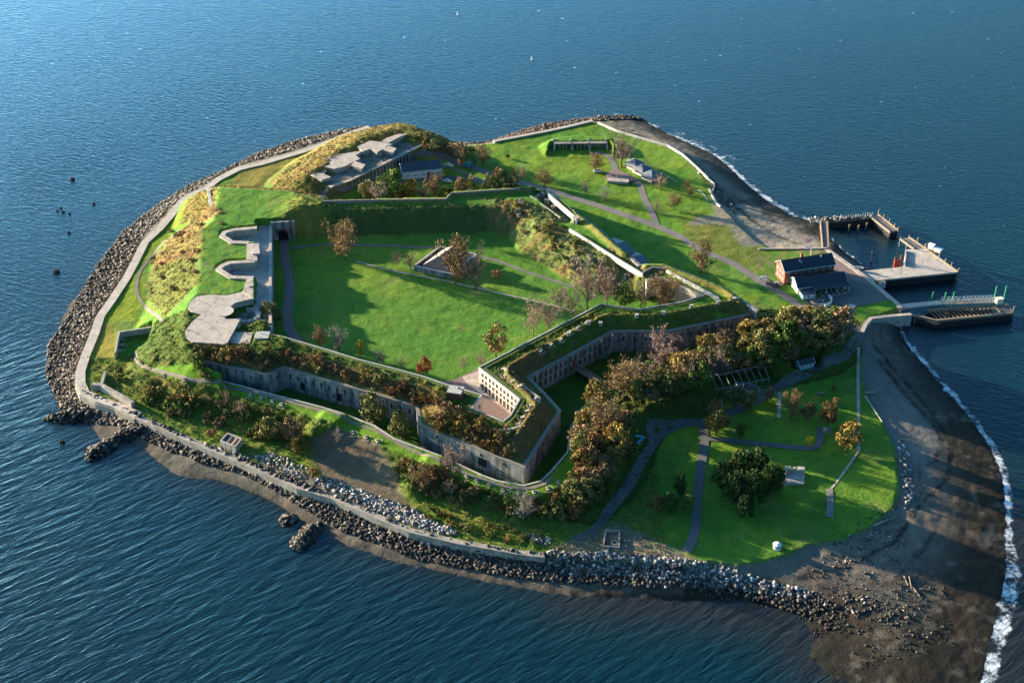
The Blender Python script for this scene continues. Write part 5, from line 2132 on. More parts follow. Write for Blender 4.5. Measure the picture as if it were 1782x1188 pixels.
local(mb, "base", M['coping'], tt_)
mb = MB()
mb.cyl(0, 0, 0.8, 0.6, 0.9, 10)
local(mb, "bollard", M['conc'], tt_)

# gangway and ferry slip
t = thing("ferry_gangway", "covered lattice gangway between green piles leading to the ferry slip", "gangway", (*W2("1565,531", 4)[0], 3.0))
q = W2("1563,529 1568,536 1640,528 1640,522", 4.6)
mb = MB()
mb.prism(q, 4.0, 4.5)
mb.build("ramp", M['conc_pale'], t)
a_, b_ = np.array(W2("1640,526", 4.6)[0]), np.array(W2("1732,523", 4.6)[0])
mb = MB()
mb.band([tuple(a_), tuple(b_)], -1.3, 1.3, 3.9, 4.2)
mb.build("deck", M['timber'], t)
d = (b_ - a_) / np.hypot(*(b_ - a_))
nn = np.array([d[1], -d[0]])
L = np.hypot(*(b_ - a_))
for s_ in (-1.3, 1.3):
    mb = MB()
    for zz in (4.3, 6.6):
        mb.tube((*(a_ + nn * s_), zz), (*(b_ + nn * s_), zz), 0.12, 5)
    n = 14
    for k in range(n):
        p0_, p1_ = a_ + d * L * k / n + nn * s_, a_ + d * L * (k + 1) / n + nn * s_
        mb.tube((*p0_, 4.3), (*p1_, 6.6), 0.08, 4)
        mb.tube((*p0_, 4.3), (*p0_, 6.6), 0.08, 4)
    mb.build("truss", M['steel'], t)
for px, py, hh in ((1621, 527, 6), (1641, 538, 9), (1656, 534, 8), (1729, 527, 9), (1746, 526, 9)):
    x_, y_ = W2(f"{px},{py}", 0.0)[0]
    mb = MB()
    mb.cyl(x_, y_, -3, 0.4, 3 + hh, 10)
    mb.build("guide_pile", M['green_paint'], t)
mb = MB()
x_, y_ = W2("1738,527", 4.0)[0]
mb.box(x_, y_, 4.0, 3.2, 2.4, 2.6, 0.2)
mb.build("landing_cabin", M['cream'], t)
t = thing("ferry_slip", "long dark timber ferry slip with pale beams and open ribs", "ferry slip", (*W2("1620,550", 2)[0], 1.0))
mb = MB()
mb.prism(W2("1584,547 1588,543 1630,553 1762,541 1763,546 1630,560", 3.6), -3, 2.4)
mb.build("fender_wall", M['timber_dark'], t)
for q in ("1584,545 1630,556 1763,543", "1615,538 1728,530", "1727,530 1743,541", "1752,528 1764,541"):
    mb = MB()
    mb.band(W2(q, 3.6), -0.5, 0.5, 2.4, 3.5)
    mb.build("beam", M['timber'], t)
mb = MB()
mb.prism(W2("1727,531 1752,529 1763,542 1742,543", 3.5), 2.3, 3.2)
mb.build("head_deck", M['asphalt'], t)
mb = MB()
mb.prism(W2("1612,538 1728,531 1728,535 1614,542", 3.2), -3, 1.6)
mb.build("inner_wall", M['timber_dark'], t)
for k in range(16):
    mb = MB()
    f = k / 15
    p0_ = np.array(W2(f"{1618 + 108 * f},{540 - 7 * f}", 2.4)[0])
    p1_ = np.array(W2(f"{1632 + 108 * f},{554 - 9.5 * f}", 2.4)[0])
    mb.tube((*p0_, 1.9), (*p1_, 2.2), 0.22, 5)
    mb.build("rib", M['timber'], t)
x_, y_ = W2("1648,545", 2.4)[0]
mb = MB()
mb.box(x_, y_, 1.5, 2.6, 1.4, 1.2, 0.2)
mb.build("winch_box", M['rust_steel'], t)
for f in range(6):
    x_, y_ = W2(f"{1592 + f * 7},{556 + f * 0.5}", 2.0)[0]
    mb = MB()
    mb.tube((x_, y_, -2), (x_ + 0.1, y_ + 0.2, 2.6), 0.18, 6)
    mb.build("pile", M['steel'], t)
x_, y_ = W2("1764,541", 3.5)[0]
piles(t, [(x_, y_)], -3, 6.0, 0.4)
# dinghy on the quay
x_, y_ = W2("1494,467", 5.2)[0]
t = thing("dinghy", "small white dinghy pulled up beside the root of the ferry pier", "boat", (x_, y_, 5.1), R(-10))
bo = [(-2.2, -0.8), (1.2, -0.9), (2.6, 0), (1.2, 0.9), (-2.2, 0.8)]
mb = MB()
mb.hull([(x * 0.8, y * 0.6, 0) for x, y in bo], [(x, y, 0.8) for x, y in bo])
local(mb, "hull", M['flagwhite'], t)
mb = MB()
mb.hull([(x * 0.82, y * 0.78, 0.8) for x, y in bo], [(x * 0.82, y * 0.78, 0.815) for x, y in bo])
local(mb, "interior", M['brown'], t)
# vehicles by the brick house and store
def vehicle(px, py, rz, label, mt, z=5.1, L_=5.2):
    x_, y_ = map(float, P(px, py, z))
    z = float(zat(x_, y_)) + 0.12
    t = thing("utility_cart", label, "vehicle", (x_, y_, z), rz)
    mb = MB()
    prof = [(-L_ / 2, 0.35), (L_ / 2, 0.35), (L_ / 2, 0.95), (L_ * 0.28, 1.1), (L_ * 0.12, 1.75), (-L_ * 0.2, 1.8), (-L_ * 0.24, 1.05), (-L_ / 2, 1.05)]
    mb.hull([(a, -0.9, c) for a, c in prof], [(a, 0.9, c) for a, c in prof])
    mb.v = [(a, b, c) for a, b, c in mb.v]
    local(mb, "body", M[mt], t)
    mb = MB()
    mb.box(L_ * -0.03, 0, 1.15, L_ * 0.28, 1.84, 0.45)
    local(mb, "window", M['glass'], t)
    for sx in (-0.32, 0.32):
        for sy in (-0.85, 0.85):
            mb = MB()
            mb.tube((L_ * sx, sy - 0.12, 0.36), (L_ * sx, sy + 0.12, 0.36), 0.36, 10)
            local(mb, "wheel", M['dark'], t)
    return t


vehicle(781, 290, R(-25), "cream pickup parked beside the white store building", 'cream')
vehicle(779, 317, R(-20), "small yellow and white utility truck below the store building", 'cream', L_=4.6)
vehicle(1331, 487, R(-38), "silver pickup parked beside the brick house's gable end", 'steel')
vehicle(1342, 497, R(-38), "dark vehicle parked nearest the road by the brick house", 'slate')
vehicle(1353, 496, R(-38), "pale vehicle parked against the brick house gable", 'steel', L_=4.4)
for k, (px, py) in enumerate(((809, 289), (815, 290), (821, 289))):
    x, y = map(float, P(px, py, 5))
    mb = MB()
    mb.box(0, 0, 0, 1.2, 1.2, 2.2)
    mb.box(0, 0, 2.2, 1.4, 1.4, 0.2)
    o = mb.build("toilet_cabin", M['teal_paint'])
    o.location = (x, y, float(zat(x, y)))
    tag(o, "turquoise toilet cabin in the short row under the bare shrubs", "toilet cabin", "turquoise toilet cabins")
for k, (px, py, s_) in enumerate(((98, 473, 1.2), (126, 312, 1.0), (163, 355, .6), (106, 362, .5), (100, 367, .5), (110, 369, .6), (121, 372, .5), (120, 405, .6), (108, 769, .8), (925, 104, .5), (796, 26, .45))):
    x, y = map(float, P(px, py, 0))
    mb = MB()
    if k < 9:
        for j in range(4):
            a = j * 1.7
            mb.cyl(math.cos(a) * 0.7 * s_, math.sin(a) * 0.6 * s_, -0.5, 1.0 * s_, 0.9 + 0.8 * s_, 7, 0.35 * s_)
        o = mb.build("sea_rock", M['timber_dark'])
        lab = "dark rock breaking the surface off the west shore" if k not in (0, 1, 8) else ("large dark rock alone off the west shore", "flat dark rock far off the north-west shore", "", "", "", "", "", "", "dark rock off the front corner beside the first groyne")[k]
        tag(o, lab, "rock", "rocks in the water off the west shore")
    else:
        mb.cyl(0, 0, -0.3, 0.6, 0.9, 10, 0.4)
        mb.cyl(0, 0, 0.6, 0.12, 1.5, 6)
        o = mb.build("marker_buoy", M['flagwhite'])
        tag(o, "white marker buoy " + ("above the island's far shore" if k == 9 else "at the very top of the open water"), "buoy")
    o.location = (x, y, 0)
# ---------------------------------------------------------------- foliage
def leafmat(name, stops, rough=0.75):
    k = NT(name)
    oi = k.n('ObjectInfo')
    ob = k.coord('Object')
    nz = k.noise(ob, 0.55, 3, 0.6)
    geo_ = k.n('NewGeometry')
    f = k.math('ADD', k.math('MULTIPLY', nz, 0.75), k.math('MULTIPLY', geo_.outputs['Random Per Island'], 0.35))
    f = k.math('ADD', f, k.math('MULTIPLY', k.math('SUBTRACT', oi.outputs['Random'], 0.5), 0.35))
    c = k.ramp(f, stops)
    k.l(c, k.b.inputs['Base Color'])
    k.b.inputs['Roughness'].default_value = rough
    k.b.inputs['Specular IOR Level'].default_value = 0.15
    return k.m


LM = {
    'rust': leafmat("rust_leaves", [(0.25, (0.12, 0.060, 0.026)), (0.5, (0.21, 0.105, 0.04)), (0.8, (0.30, 0.17, 0.065))]),
    'red': leafmat("red_leaves", [(0.25, (0.20, 0.045, 0.02)), (0.5, (0.34, 0.075, 0.025)), (0.8, (0.38, 0.14, 0.05))]),
    'gold': leafmat("gold_leaves", [(0.25, (0.10, 0.085, 0.02)), (0.5, (0.22, 0.15, 0.035)), (0.8, (0.33, 0.22, 0.05))]),
    'yellow': leafmat("yellow_leaves", [(0.25, (0.22, 0.20, 0.02)), (0.55, (0.50, 0.40, 0.03)), (0.85, (0.62, 0.48, 0.05))]),
    'olive': leafmat("olive_leaves", [(0.25, (0.07, 0.078, 0.022)), (0.5, (0.15, 0.145, 0.04)), (0.8, (0.27, 0.21, 0.065))]),
    'green': leafmat("green_leaves", [(0.25, (0.035, 0.065, 0.014)), (0.5, (0.085, 0.135, 0.022)), (0.8, (0.18, 0.21, 0.04))]),
    'pine': leafmat("pine_needles", [(0.25, (0.012, 0.032, 0.010)), (0.5, (0.030, 0.062, 0.014)), (0.8, (0.075, 0.11, 0.02))]),
    'bare': leafmat("brown_twigs", [(0.25, (0.15, 0.105, 0.085)), (0.5, (0.24, 0.165, 0.125)), (0.8, (0.33, 0.23, 0.17))]),
    'grey': leafmat("grey_twigs", [(0.25, (0.15, 0.14, 0.11)), (0.5, (0.25, 0.225, 0.18)), (0.8, (0.33, 0.30, 0.24))]),
    'brown': leafmat("dead_leaves", [(0.25, (0.11, 0.070, 0.032)), (0.5, (0.21, 0.135, 0.058)), (0.8, (0.30, 0.19, 0.085))]),
}


def cards(cent, size, r, flat=0.0):
    n = len(cent)
    u = r.normal(size=(n, 3))
    u /= np.linalg.norm(u, axis=1)[:, None]
    w = r.normal(size=(n, 3))
    w -= (w * u).sum(1)[:, None] * u
    w /= np.linalg.norm(w, axis=1)[:, None]
    s = (size * (0.6 + 0.8 * r.random(n)))[:, None]
    a, b_ = u * s, w * s * 0.7
    v = np.stack([cent - a - b_ * 0.4, cent + a * 0.2 - b_, cent + a + b_ * 0.5, cent - a * 0.1 + b_], 1).reshape(-1, 3)
    f = np.arange(n * 4).reshape(-1, 4)
    return v, f


def sticks(A, B, ra, rb):
    """many 3-sided tapered twigs"""
    n = len(A)
    d = B - A
    d /= np.linalg.norm(d, axis=1)[:, None] + 1e-9
    up = np.where(np.abs(d[:, 2:3]) > 0.9, np.array([[1.0, 0, 0]]), np.array([[0, 0, 1.0]]))
    x = np.cross(d, up)
    x /= np.linalg.norm(x, axis=1)[:, None]
    y = np.cross(d, x)
    V = []
    for P_, rr_ in ((A, ra), (B, rb)):
        for k in range(3):
            a = k * math.tau / 3
            V.append(P_ + (x * math.cos(a) + y * math.sin(a)) * np.reshape(rr_, (-1, 1)))
    V = np.stack(V, 1).reshape(-1, 3)
    base = np.arange(n)[:, None] * 6
    F = np.concatenate([base + np.array([[k, (k + 1) % 3, 3 + (k + 1) % 3, 3 + k]]) for k in range(3)])
    return V, F


def tree_skeleton(r, h, spread, trunk=0.25, n1=9):
    """limbs from a trunk; returns limb segments and tip points"""
    A, B, RA, RB = [np.zeros(3)], [np.array([0.1, 0.0, h * trunk])], [0.035 * h], [0.026 * h]
    A.append(B[0]); B.append(np.array([0.15, 0.1, h * 0.6])); RA.append(0.026 * h); RB.append(0.012 * h)
    tips = []
    for i in range(n1):
        a = i * 2.4 + r.random() * 0.6
        s0 = h * (trunk * 0.85 + 0.35 * i / n1)
        el = R(28 + 48 * i / n1 + r.normal() * 6)
        L = spread * (1.0 - 0.25 * i / n1) * (0.85 + 0.25 * r.random())
        L = min(L / max(math.cos(el), 0.35), (h * 0.97 - s0) / max(math.sin(el), 0.2))
        p0 = np.array([0.1, 0.05, s0])
        d = np.array([math.cos(a) * math.cos(el), math.sin(a) * math.cos(el), math.sin(el)])
        p1 = p0 + d * L * 0.55
        p2 = p1 + (d + np.array([0, 0, 0.25])) * L * 0.4
        A += [p0, p1]; B += [p1, p2]
        RA += [0.013 * h, 0.008 * h]; RB += [0.008 * h, 0.003 * h]
        for q in range(7):
            f = 0.25 + 0.75 * q / 6
            b0 = p0 + (p1 - p0) * f if q < 3 else p1 + (p2 - p1) * (q - 2) / 4
            dd = d + r.normal(size=3) * 0.65
            dd[2] += 0.15
            dd /= np.linalg.norm(dd)
            b1 = b0 + dd * L * (0.25 + 0.2 * r.random())
            A.append(b0); B.append(b1); RA.append(0.005 * h); RB.append(0.002 * h)
            tips.append((b0, b1))
    return np.array(A), np.array(B), np.array(RA), np.array(RB), tips


PROTO = {}


def make_bare(key, seed, mat, h=10.0, spread=4.6, leaves=500, trunk=0.22, lsize=0.2):
    r = np.random.default_rng(seed)
    A, B, RA, RB, tips = tree_skeleton(r, h, spread, trunk)
    v, f = sticks(A, B, RA, RB)
    tm_ = npmesh("trunk", v, f, M['bark'], link=False)
    TA, TB = [], []
    for b0, b1 in tips:
        for q in range(13):
            s = b0 + (b1 - b0) * r.random()
            d = (b1 - b0) / np.linalg.norm(b1 - b0) + r.normal(size=3) * 0.8
            d /= np.linalg.norm(d)
            TA.append(s); TB.append(s + d * h * (0.07 + 0.09 * r.random()))
    TA, TB = np.array(TA), np.array(TB)
    v1, f1_ = sticks(TA, TB, np.full(len(TA), 0.045), np.full(len(TA), 0.018))
    pick = r.integers(0, len(TB), leaves)
    v2, f2_ = cards(TB[pick] + r.normal(size=(leaves, 3)) * 0.35, lsize, r)
    PROTO[key] = (tm_, npmesh("crown", np.vstack([v1, v2]), np.vstack([f1_, f2_ + len(v1)]), LM[mat], link=False), h, spread * 2)


def make_leafy(key, seed, mat, h=10.0, spread=4.4, n=1900, K=34, lo=0.18, size=0.33, cone=0.0, shrub=False, zr=0.42):
    r = np.random.default_rng(seed)
    c = []
    while len(c) < K:
        d = r.normal(size=3)
        d /= np.linalg.norm(d)
        rad = 0.55 + 0.45 * r.random() ** 0.6
        z = lo * h + (h - lo * h) * (0.5 + 0.46 * d[2] * rad)
        zf = (z - lo * h) / (h - lo * h)
        k_ = spread * (0.86 if cone == 0 else (1 - zf * cone))
        c.append([d[0] * rad * k_, d[1] * rad * k_, z])
    c = np.array(c)
    sz = spread * (0.20 + 0.16 * r.random(K))
    pick = r.integers(0, K, n)
    dd = r.normal(size=(n, 3))
    dd /= np.linalg.norm(dd, axis=1)[:, None]
    pts = c[pick] + dd * (sz[pick] * (0.6 + 0.5 * r.random(n)))[:, None] * np.array([1, 1, 0.8])
    pts[:, 2] = np.maximum(pts[:, 2], 0.15)
    v, f = cards(pts, size, r)
    crown = npmesh("crown", v, f, LM[mat], link=False)
    tm_ = None
    if not shrub:
        A, B, RA, RB, tips = tree_skeleton(r, h * 0.9, spread * 0.8, 0.2, 6)
        v, f = sticks(A, B, RA, RB)
        tm_ = npmesh("trunk", v, f, M['bark'], link=False)
    PROTO[key] = (tm_, crown, h, spread * 2)


for i in range(3):
    make_bare(f"bare{i}", 100 + i, 'bare', leaves=450)
    make_bare(f"rustbare{i}", 110 + i, 'brown', leaves=3400, lsize=0.19, spread=4.9)
    make_bare(f"greybare{i}", 120 + i, 'grey', leaves=600)
    make_leafy(f"rust{i}", 130 + i, 'rust')
    make_leafy(f"gold{i}", 140 + i, 'gold')
    make_leafy(f"olive{i}", 150 + i, 'olive')
    make_leafy(f"green{i}", 160 + i, 'green')
    make_leafy(f"pine{i}", 170 + i, 'pine', lo=0.06, cone=0.45, n=2400, K=46, size=0.28)
    make_leafy(f"brown{i}", 180 + i, 'brown', n=1500)
for i in range(2):
    make_leafy(f"red{i}", 190 + i, 'red')
    make_leafy(f"yellow{i}", 195 + i, 'yellow', n=1200, size=0.3)
    for j, mm in enumerate(('rust', 'olive', 'green', 'brown', 'gold', 'grey')):
        make_leafy(f"s_{mm}{i}", 200 + 10 * j + i, mm, h=3.0, spread=2.1, n=420, K=13, lo=0.0, size=0.27, shrub=True)
cnt = {}


def place(kind, x, y, z, hgt, wid, label, group=None, name=None, cat=None):
    """one tree (or shrub) standing on its ground point"""
    vs = [k for k in PROTO if k.rstrip('0123456789') == kind]
    key = vs[cnt.get(kind, 0) % len(vs)]
    cnt[kind] = cnt.get(kind, 0) + 1
    tm_, cr_, h, w = PROTO[key]
    sx, sz = wid / w, hgt / h
    if tm_ is None:
        o = bpy.data.objects.new(name or "shrub", cr_)
        COL.objects.link(o)
        o.location = (x, y, z - 0.15)
        o.scale = (sx, sx * (0.85 + 0.3 * rng.random()), sz)
        o.rotation_euler = (0, 0, rng.random() * 6.28)
        return tag(o, label, cat or "shrub", group)
    t = thing(name or "tree", label, cat or "tree", (x, y, z - 0.1), rng.random() * 6.28, group)
    t.scale = (sx, sx, sz)
    for nm_, me in (("trunk", tm_), ("crown", cr_)):
        o = bpy.data.objects.new(nm_, me)
        COL.objects.link(o)
        o.parent = t
    return t


def T(kind, px, py, hpx, wpx, label, group=None, name=None):
    if 600 < px < 905 and 325 < py < 350:
        hpx += 352 - py
        x, y = map(float, P(px, 352, 5.0))
        z = float(zat(x, y))
    else:
        x, y, z = G(px, py)
    m = float(mpp(py))
    place(kind, x, y, z, hpx * m / 0.82, wpx * m, label, group, name)


NAMEK = {'bare': 'bare_tree', 'rustbare': 'autumn_tree', 'greybare': 'bare_tree', 'rust': 'autumn_tree', 'gold': 'autumn_tree', 'olive': 'broadleaf_tree', 'green': 'broadleaf_tree', 'pine': 'pine_tree', 'brown': 'autumn_tree', 'red': 'autumn_tree', 'yellow': 'autumn_tree'}
TREES = """rustbare|601|452|50|46|round rust brown tree standing alone on the far left of the green
rustbare|793|496|60|52|large rust brown tree just in front of the walled guardhouse
bare|828|503|58|48|leafless grey tree right beside the big rust tree at the guardhouse
bare|691|466|24|20|left one of two small bare trees left of the guardhouse
bare|715|470|26|22|right one of two small bare trees left of the guardhouse
brown|863|486|16|22|low brown bush on the lawn right of the guardhouse trees
olive|863|621|54|44|loose gold-brown tree at the lower right edge of the green
red|738|654|30|28|small round red-orange tree near the front edge of the green
rustbare|557|604|28|24|small reddish half bare tree first in the front row on the green
greybare|591|612|38|34|pale leafless tree second in the front row on the green
yellow|627|622|30|20|small yellow-green tree third in the front row on the green
bare|662|635|24|20|thin bare tree fourth in the front row on the green
bare|700|642|16|14|tiny bare sapling just left of the red-orange tree
bare|807|645|22|14|thin bare sapling near the corner of the green
bare|836|640|24|18|thin bare sapling beside the loose gold tree
bare|928|584|52|34|left one of a pair of tall bare trees above the straight parade wall
bare|955|582|56|40|right one of a pair of tall bare trees above the straight parade wall
bare|975|532|26|30|small bare tree on the lawn below the bushy bank
bare|994|556|50|36|bare tree by the end of the thin kerb path
bare|1022|545|76|52|tallest pinkish bare tree left of the bush filled court
bare|1056|533|56|46|wide bare tree against the bush filled court
green|1085|536|40|38|dark green leafy tree in the bush filled court
bare|1115|534|38|34|greyish bare tree in the middle of the bush filled court
rustbare|1156|532|42|52|wide reddish brown bare tree in the bush filled court
rustbare|1219|476|42|38|round orange-brown tree on the lawn below the tarmac road
bare|1081|291|44|44|big spreading pinkish bare tree by the far shelters
rustbare|1036|299|24|24|small bare tree over the stone well head
bare|908|315|22|18|pale bare sapling by the road behind the north rampart
rustbare|947|326|22|26|small dark brown tree above the roofless ruin
bare|1018|338|20|16|faint pale sapling on the middle of the far lawn
greybare|1051|350|20|20|small grey-green tree on the far lawn above the tarmac road
bare|1149|330|20|22|small bare shrub tree beside the last shelter
rustbare|1196|330|12|12|tiny red-brown bush on the far lawn
rustbare|1201|343|14|14|second tiny red-brown bush on the far lawn beside the first
rustbare|1172|364|20|22|small round rust brown tree right of the curving path
bare|1142|368|18|12|small pale sapling beside the curving path
rustbare|842|288|26|28|brown bare tree left on the far lawn near the turquoise cabins
rustbare|803|290|22|22|brown shrub tree right behind the turquoise cabins
bare|826|290|16|12|little bare tree right of the turquoise cabins
green|883|276|7|9|tiny dark bush alone on the far lawn
brown|870|311|16|26|low olive-brown bush beside the far road
olive|758|264|18|26|golden olive bush at the foot of the hill battery
brown|795|272|20|40|wide brown thicket on the far shore behind the store building
olive|640|345|24|34|yellow-green round bush left in the thicket behind the north rampart
bare|658|350|24|30|pinkish bare bush in the thicket behind the north rampart
green|680|347|42|52|broad dark green tree behind the north rampart
gold|713|347|34|30|yellow-green upright tree behind the north rampart
bare|736|347|24|28|pale bare bush between two trees behind the north rampart
rustbare|757|346|30|26|pinkish bare tree near the end of the store yard
green|778|346|20|26|dark bush right of the pinkish tree behind the north rampart
olive|822|335|24|28|first of four olive bushes in a row on the north rampart's outer side
olive|853|333|24|26|second of four olive bushes in a row on the north rampart's outer side
olive|875|331|26|26|third of four olive bushes in a row on the north rampart's outer side
olive|894|332|22|22|last of four olive bushes in a row on the north rampart's outer side
brown|698|347|18|22|small brown bush wedged behind the north rampart
brown|800|330|16|26|low brown bush by the yard behind the north rampart
olive|470|555|26|34|dark olive tree at the end of the battery wall
olive|482|566|28|26|smaller olive tree beside the path end of the battery wall
olive|653|742|60|54|big round olive-grey tree in the front ditch
olive|698|768|52|46|smaller round olive-grey tree in the front ditch
bare|791|820|42|48|wide pinkish bare tree on the covered way
greybare|1054|628|36|36|pale grey-green bare tree in the shaded ditch
greybare|914|905|42|40|pale bare tree on the slope below the curved green strip
bare|783|865|26|20|pinkish bare tree among the shrubs under the covered way
rustbare|735|853|38|36|brown bare tree among the shrubs under the covered way
greybare|589|770|22|14|thin white sapling at the top of the eroded cliff
bare|395|702|20|14|slim pale birch at the left end of the covered way slope
bare|418|724|24|18|slim bare tree on the shaded slope under the covered way
olive|470|765|40|36|dark leafy tree on the front slope left of the eroded cliff
brown|508|768|40|40|brown leafy tree on the front slope left of the eroded cliff
gold|523|790|34|32|golden green tree at the left foot of the eroded cliff
gold|548|828|14|26|low orange shrub at the foot of the eroded cliff
rust|369|760|14|20|small orange shrub beside the open concrete box ruin
rustbare|1085|692|52|52|large golden tree at the left end of the wooded bank
gold|1036|712|48|50|rounded golden tree nearest the ditch on the wooded bank
bare|1146|632|50|50|large pinkish bare tree above the wooded bank's left end
green|1130|655|26|28|round green bush below the pinkish tree on the wooded bank
gold|1160|640|26|24|small golden bush right of the pinkish tree on the wooded bank
bare|1176|622|32|28|greyish bare tree behind the wooded bank near the wall
bare|1060|745|38|32|grey bare tree lower on the wooded bank
olive|1105|705|44|32|olive tree on the wooded bank above the curved stone wall
rustbare|1048|770|66|52|tall bare pink-brown tree by the ditch lip
gold|1070|800|60|50|yellow-green tree mass above the sloping path
rust|1032|800|48|34|orange-red tree by the ditch lip
gold|1098|800|36|26|small golden tree beside the turquoise benches
rust|1246|733|36|34|orange topped bush by the road fork
gold|1246|757|44|46|round gold-brown tree at the road fork
olive|1277|712|36|34|olive tree below the steel tent frame
olive|1300|715|34|34|wide olive tree right below the steel tent frame
green|1235|750|30|24|dark green bush at the left of the road fork tree
brown|1335|700|26|24|dark brown round bush at the end of the tent frame
rustbare|1376|730|38|30|reddish gold tree right of the thin concrete path
brown|1405|732|30|28|brown thin tree in the row above the dark lawn
rust|1438|745|44|32|orange-brown tree over the grey stone blocks
gold|1472|785|50|44|large glowing gold tree beside the straight concrete path
yellow|1481|757|30|28|yellow crown behind the large gold tree at the straight path
yellow|1409|777|18|16|tiny bright yellow tree on the dark lawn corner
yellow|1341|712|18|16|small yellow tree left of the thin concrete path
green|1288|763|30|22|small green tree on the dark lawn near the road fork
pine|1255|850|52|44|leftmost pine of the dark pine clump
pine|1285|835|56|46|far left pine of the clump top
pine|1315|832|56|44|far right pine of the clump top
pine|1275|875|60|50|broad pine at the near left of the pine clump
pine|1308|878|64|50|broad pine at the near middle of the pine clump
pine|1335|865|56|44|pine on the clump's right side
pine|1350|852|46|36|low pine next to the square ruin platform
pine|1295|900|40|36|lowest pine at the near edge of the pine clump
pine|1182|865|44|26|slim dark conifer alone on the shaded lawn
pine|1165|890|34|34|dark spreading bush left of the slim conifer
green|1195|890|30|30|dark bush right of the slim conifer
rust|1144|888|24|22|round rust bush on the shaded lawn
brown|1450|680|10|12|faint reddish bush on the shaded lawn by the brown table
brown|1455|705|14|14|dark red bush below the brown table on the lawn
gold|1408|560|26|30|gold topped tree at the upper end of the wooded bank
rust|1386|568|32|34|orange tree at the upper end of the wooded bank
pine|1425|558|22|12|small dark conifer by the road at the yard's corner"""
for ln in TREES.split('\n'):
    k, px, py, h_, w_, lab = ln.split('|')
    T(k, float(px), float(py), float(h_), float(w_), lab, None, NAMEK[k])


def scatter(n, poly, kinds, hm, wm_, labels, group, tree=False, seed=1, mind=2.0, zfix=None):
    """scatter individuals inside a pixel polygon, kept apart on the ground"""
    r = np.random.default_rng(seed)
    pl_ = np.array([tuple(map(float, q.split(','))) for q in poly.split()])
    lo, hi = pl_.min(0), pl_.max(0)
    got = []
    tries = 0
    while len(got) < n and tries < 4000:
        tries += 200
        c = lo + (hi - lo) * r.random((200, 2))
        c = c[inside(c[:, 0], c[:, 1], pl_)]
        if not len(c):
            continue
        hp = hit(c[:, 0], c[:, 1])
        if zfix is not None:
            hx, hy = P(c[:, 0], c[:, 1], zfix)
            hp = np.column_stack([hx, hy, zat(hx, hy)])
        for p_ in hp:
            if len(got) >= n:
                break
            if all((p_[0] - q[0]) ** 2 + (p_[1] - q[1]) ** 2 > mind ** 2 for q in got):
                got.append(p_)
    for p_ in got:
        k = kinds[r.integers(0, len(kinds))]
        f = 0.7 + 0.6 * r.random()
        place(k, p_[0], p_[1], p_[2], hm * f, wm_ * f * (0.85 + 0.3 * r.random()), labels[k.replace('s_', '')], group, (NAMEK.get(k) if tree else "shrub"), "tree" if tree else "shrub")


def LB(txt, kinds):
    names = {'rust': 'rust orange', 'olive': 'olive green', 'green': 'dark green', 'brown': 'brown', 'gold': 'golden yellow', 'grey': 'pale grey leafless', 'bare': 'pinkish leafless', 'rustbare': 'rusty half bare', 'greybare': 'grey leafless', 'pine': 'dark evergreen'}
    return {k.replace('s_', ''): names[k.replace('s_', '')] + " " + txt for k in kinds}


def SC(n, poly, kinds, hm, wm_, txt, group, **kw_):
    kinds = kinds.split()
    scatter(n, poly, kinds, hm, wm_, LB(txt, kinds), group, **kw_)


SC(46, "335,607 400,605 480,608 520,610 560,625 620,648 700,668 770,694 778,706 735,708 640,680 560,655 497,634 465,648 355,624", "s_rust s_rust s_brown s_gold s_olive", 3.4, 4.6, "shrub above the long front curtain wall", "shrubs above the front curtain wall", seed=3)
SC(34, "740,708 790,712 812,722 850,745 880,757 885,785 900,800 860,790 790,763 742,738", "s_rust s_gold s_olive s_brown s_gold", 3.6, 4.6, "shrub above the sunlit south bastion wall", "shrubs above the south bastion wall", seed=4)
SC(50, "185,640 235,655 300,676 400,706 470,722 545,752 530,775 505,788 440,762 400,745 300,725 245,700 200,660", "s_rust s_olive s_olive s_brown s_green s_gold", 3.4, 4.6, "shrub on the shaded slope above the front sea wall", "shrubs on the front slope", seed=5)
SC(44, "690,805 760,822 830,852 880,868 960,872 1000,862 1010,890 985,912 930,905 860,890 790,880 730,868 700,845", "s_brown s_olive s_green s_rust s_olive", 3.8, 4.8, "shrub below the curved green covered way", "shrubs below the covered way", seed=6)
SC(26, "700,885 770,915 850,940 930,952 940,935 860,915 790,895 730,875", "s_green s_olive s_gold", 1.6, 2.8, "low shrub along the narrow front sea wall", "low shrubs by the front sea wall", seed=7)
SC(52, "1010,745 1060,740 1090,760 1085,800 1060,845 1010,895 985,880 1000,845 1005,800", "olive brown green rust gold olive green", 8.5, 8.0, "tree in the wood between ditch and sloping path", "trees between ditch and sloping path", tree=True, seed=8, mind=3.3)
SC(80, "1110,690 1180,660 1250,632 1330,595 1390,570 1450,572 1472,590 1430,618 1330,648 1240,662 1190,690 1130,705", "olive green gold olive brown green rust olive bare", 11.0, 10.0, "tree in the long wood between fort and curving road", "trees of the long wood by the curving road", tree=True, seed=9, mind=4.2)
SC(14, "1075,655 1120,640 1200,625 1290,590 1340,570 1330,600 1200,650 1100,690", "gold bare brown olive", 9.5, 9.0, "tree on the ditch side of the long wood", "trees on the ditch side of the wood", tree=True, seed=10, mind=6)
SC(24, "885,352 925,352 960,385 1010,415 1060,455 1100,480 1060,495 1010,480 960,445 920,415 895,385", "s_brown s_olive s_gold s_grey s_green", 2.2, 3.8, "shrub on the bushy inner bank right of the green", "shrubs on the bushy inner bank", seed=11)
SC(16, "265,430 300,398 345,385 385,378 392,390 350,402 345,500 320,515 275,500", "s_rust s_brown s_rust", 1.7, 3.6, "shrub on the orange slope above the west promenade", "shrubs on the west slope", seed=12)
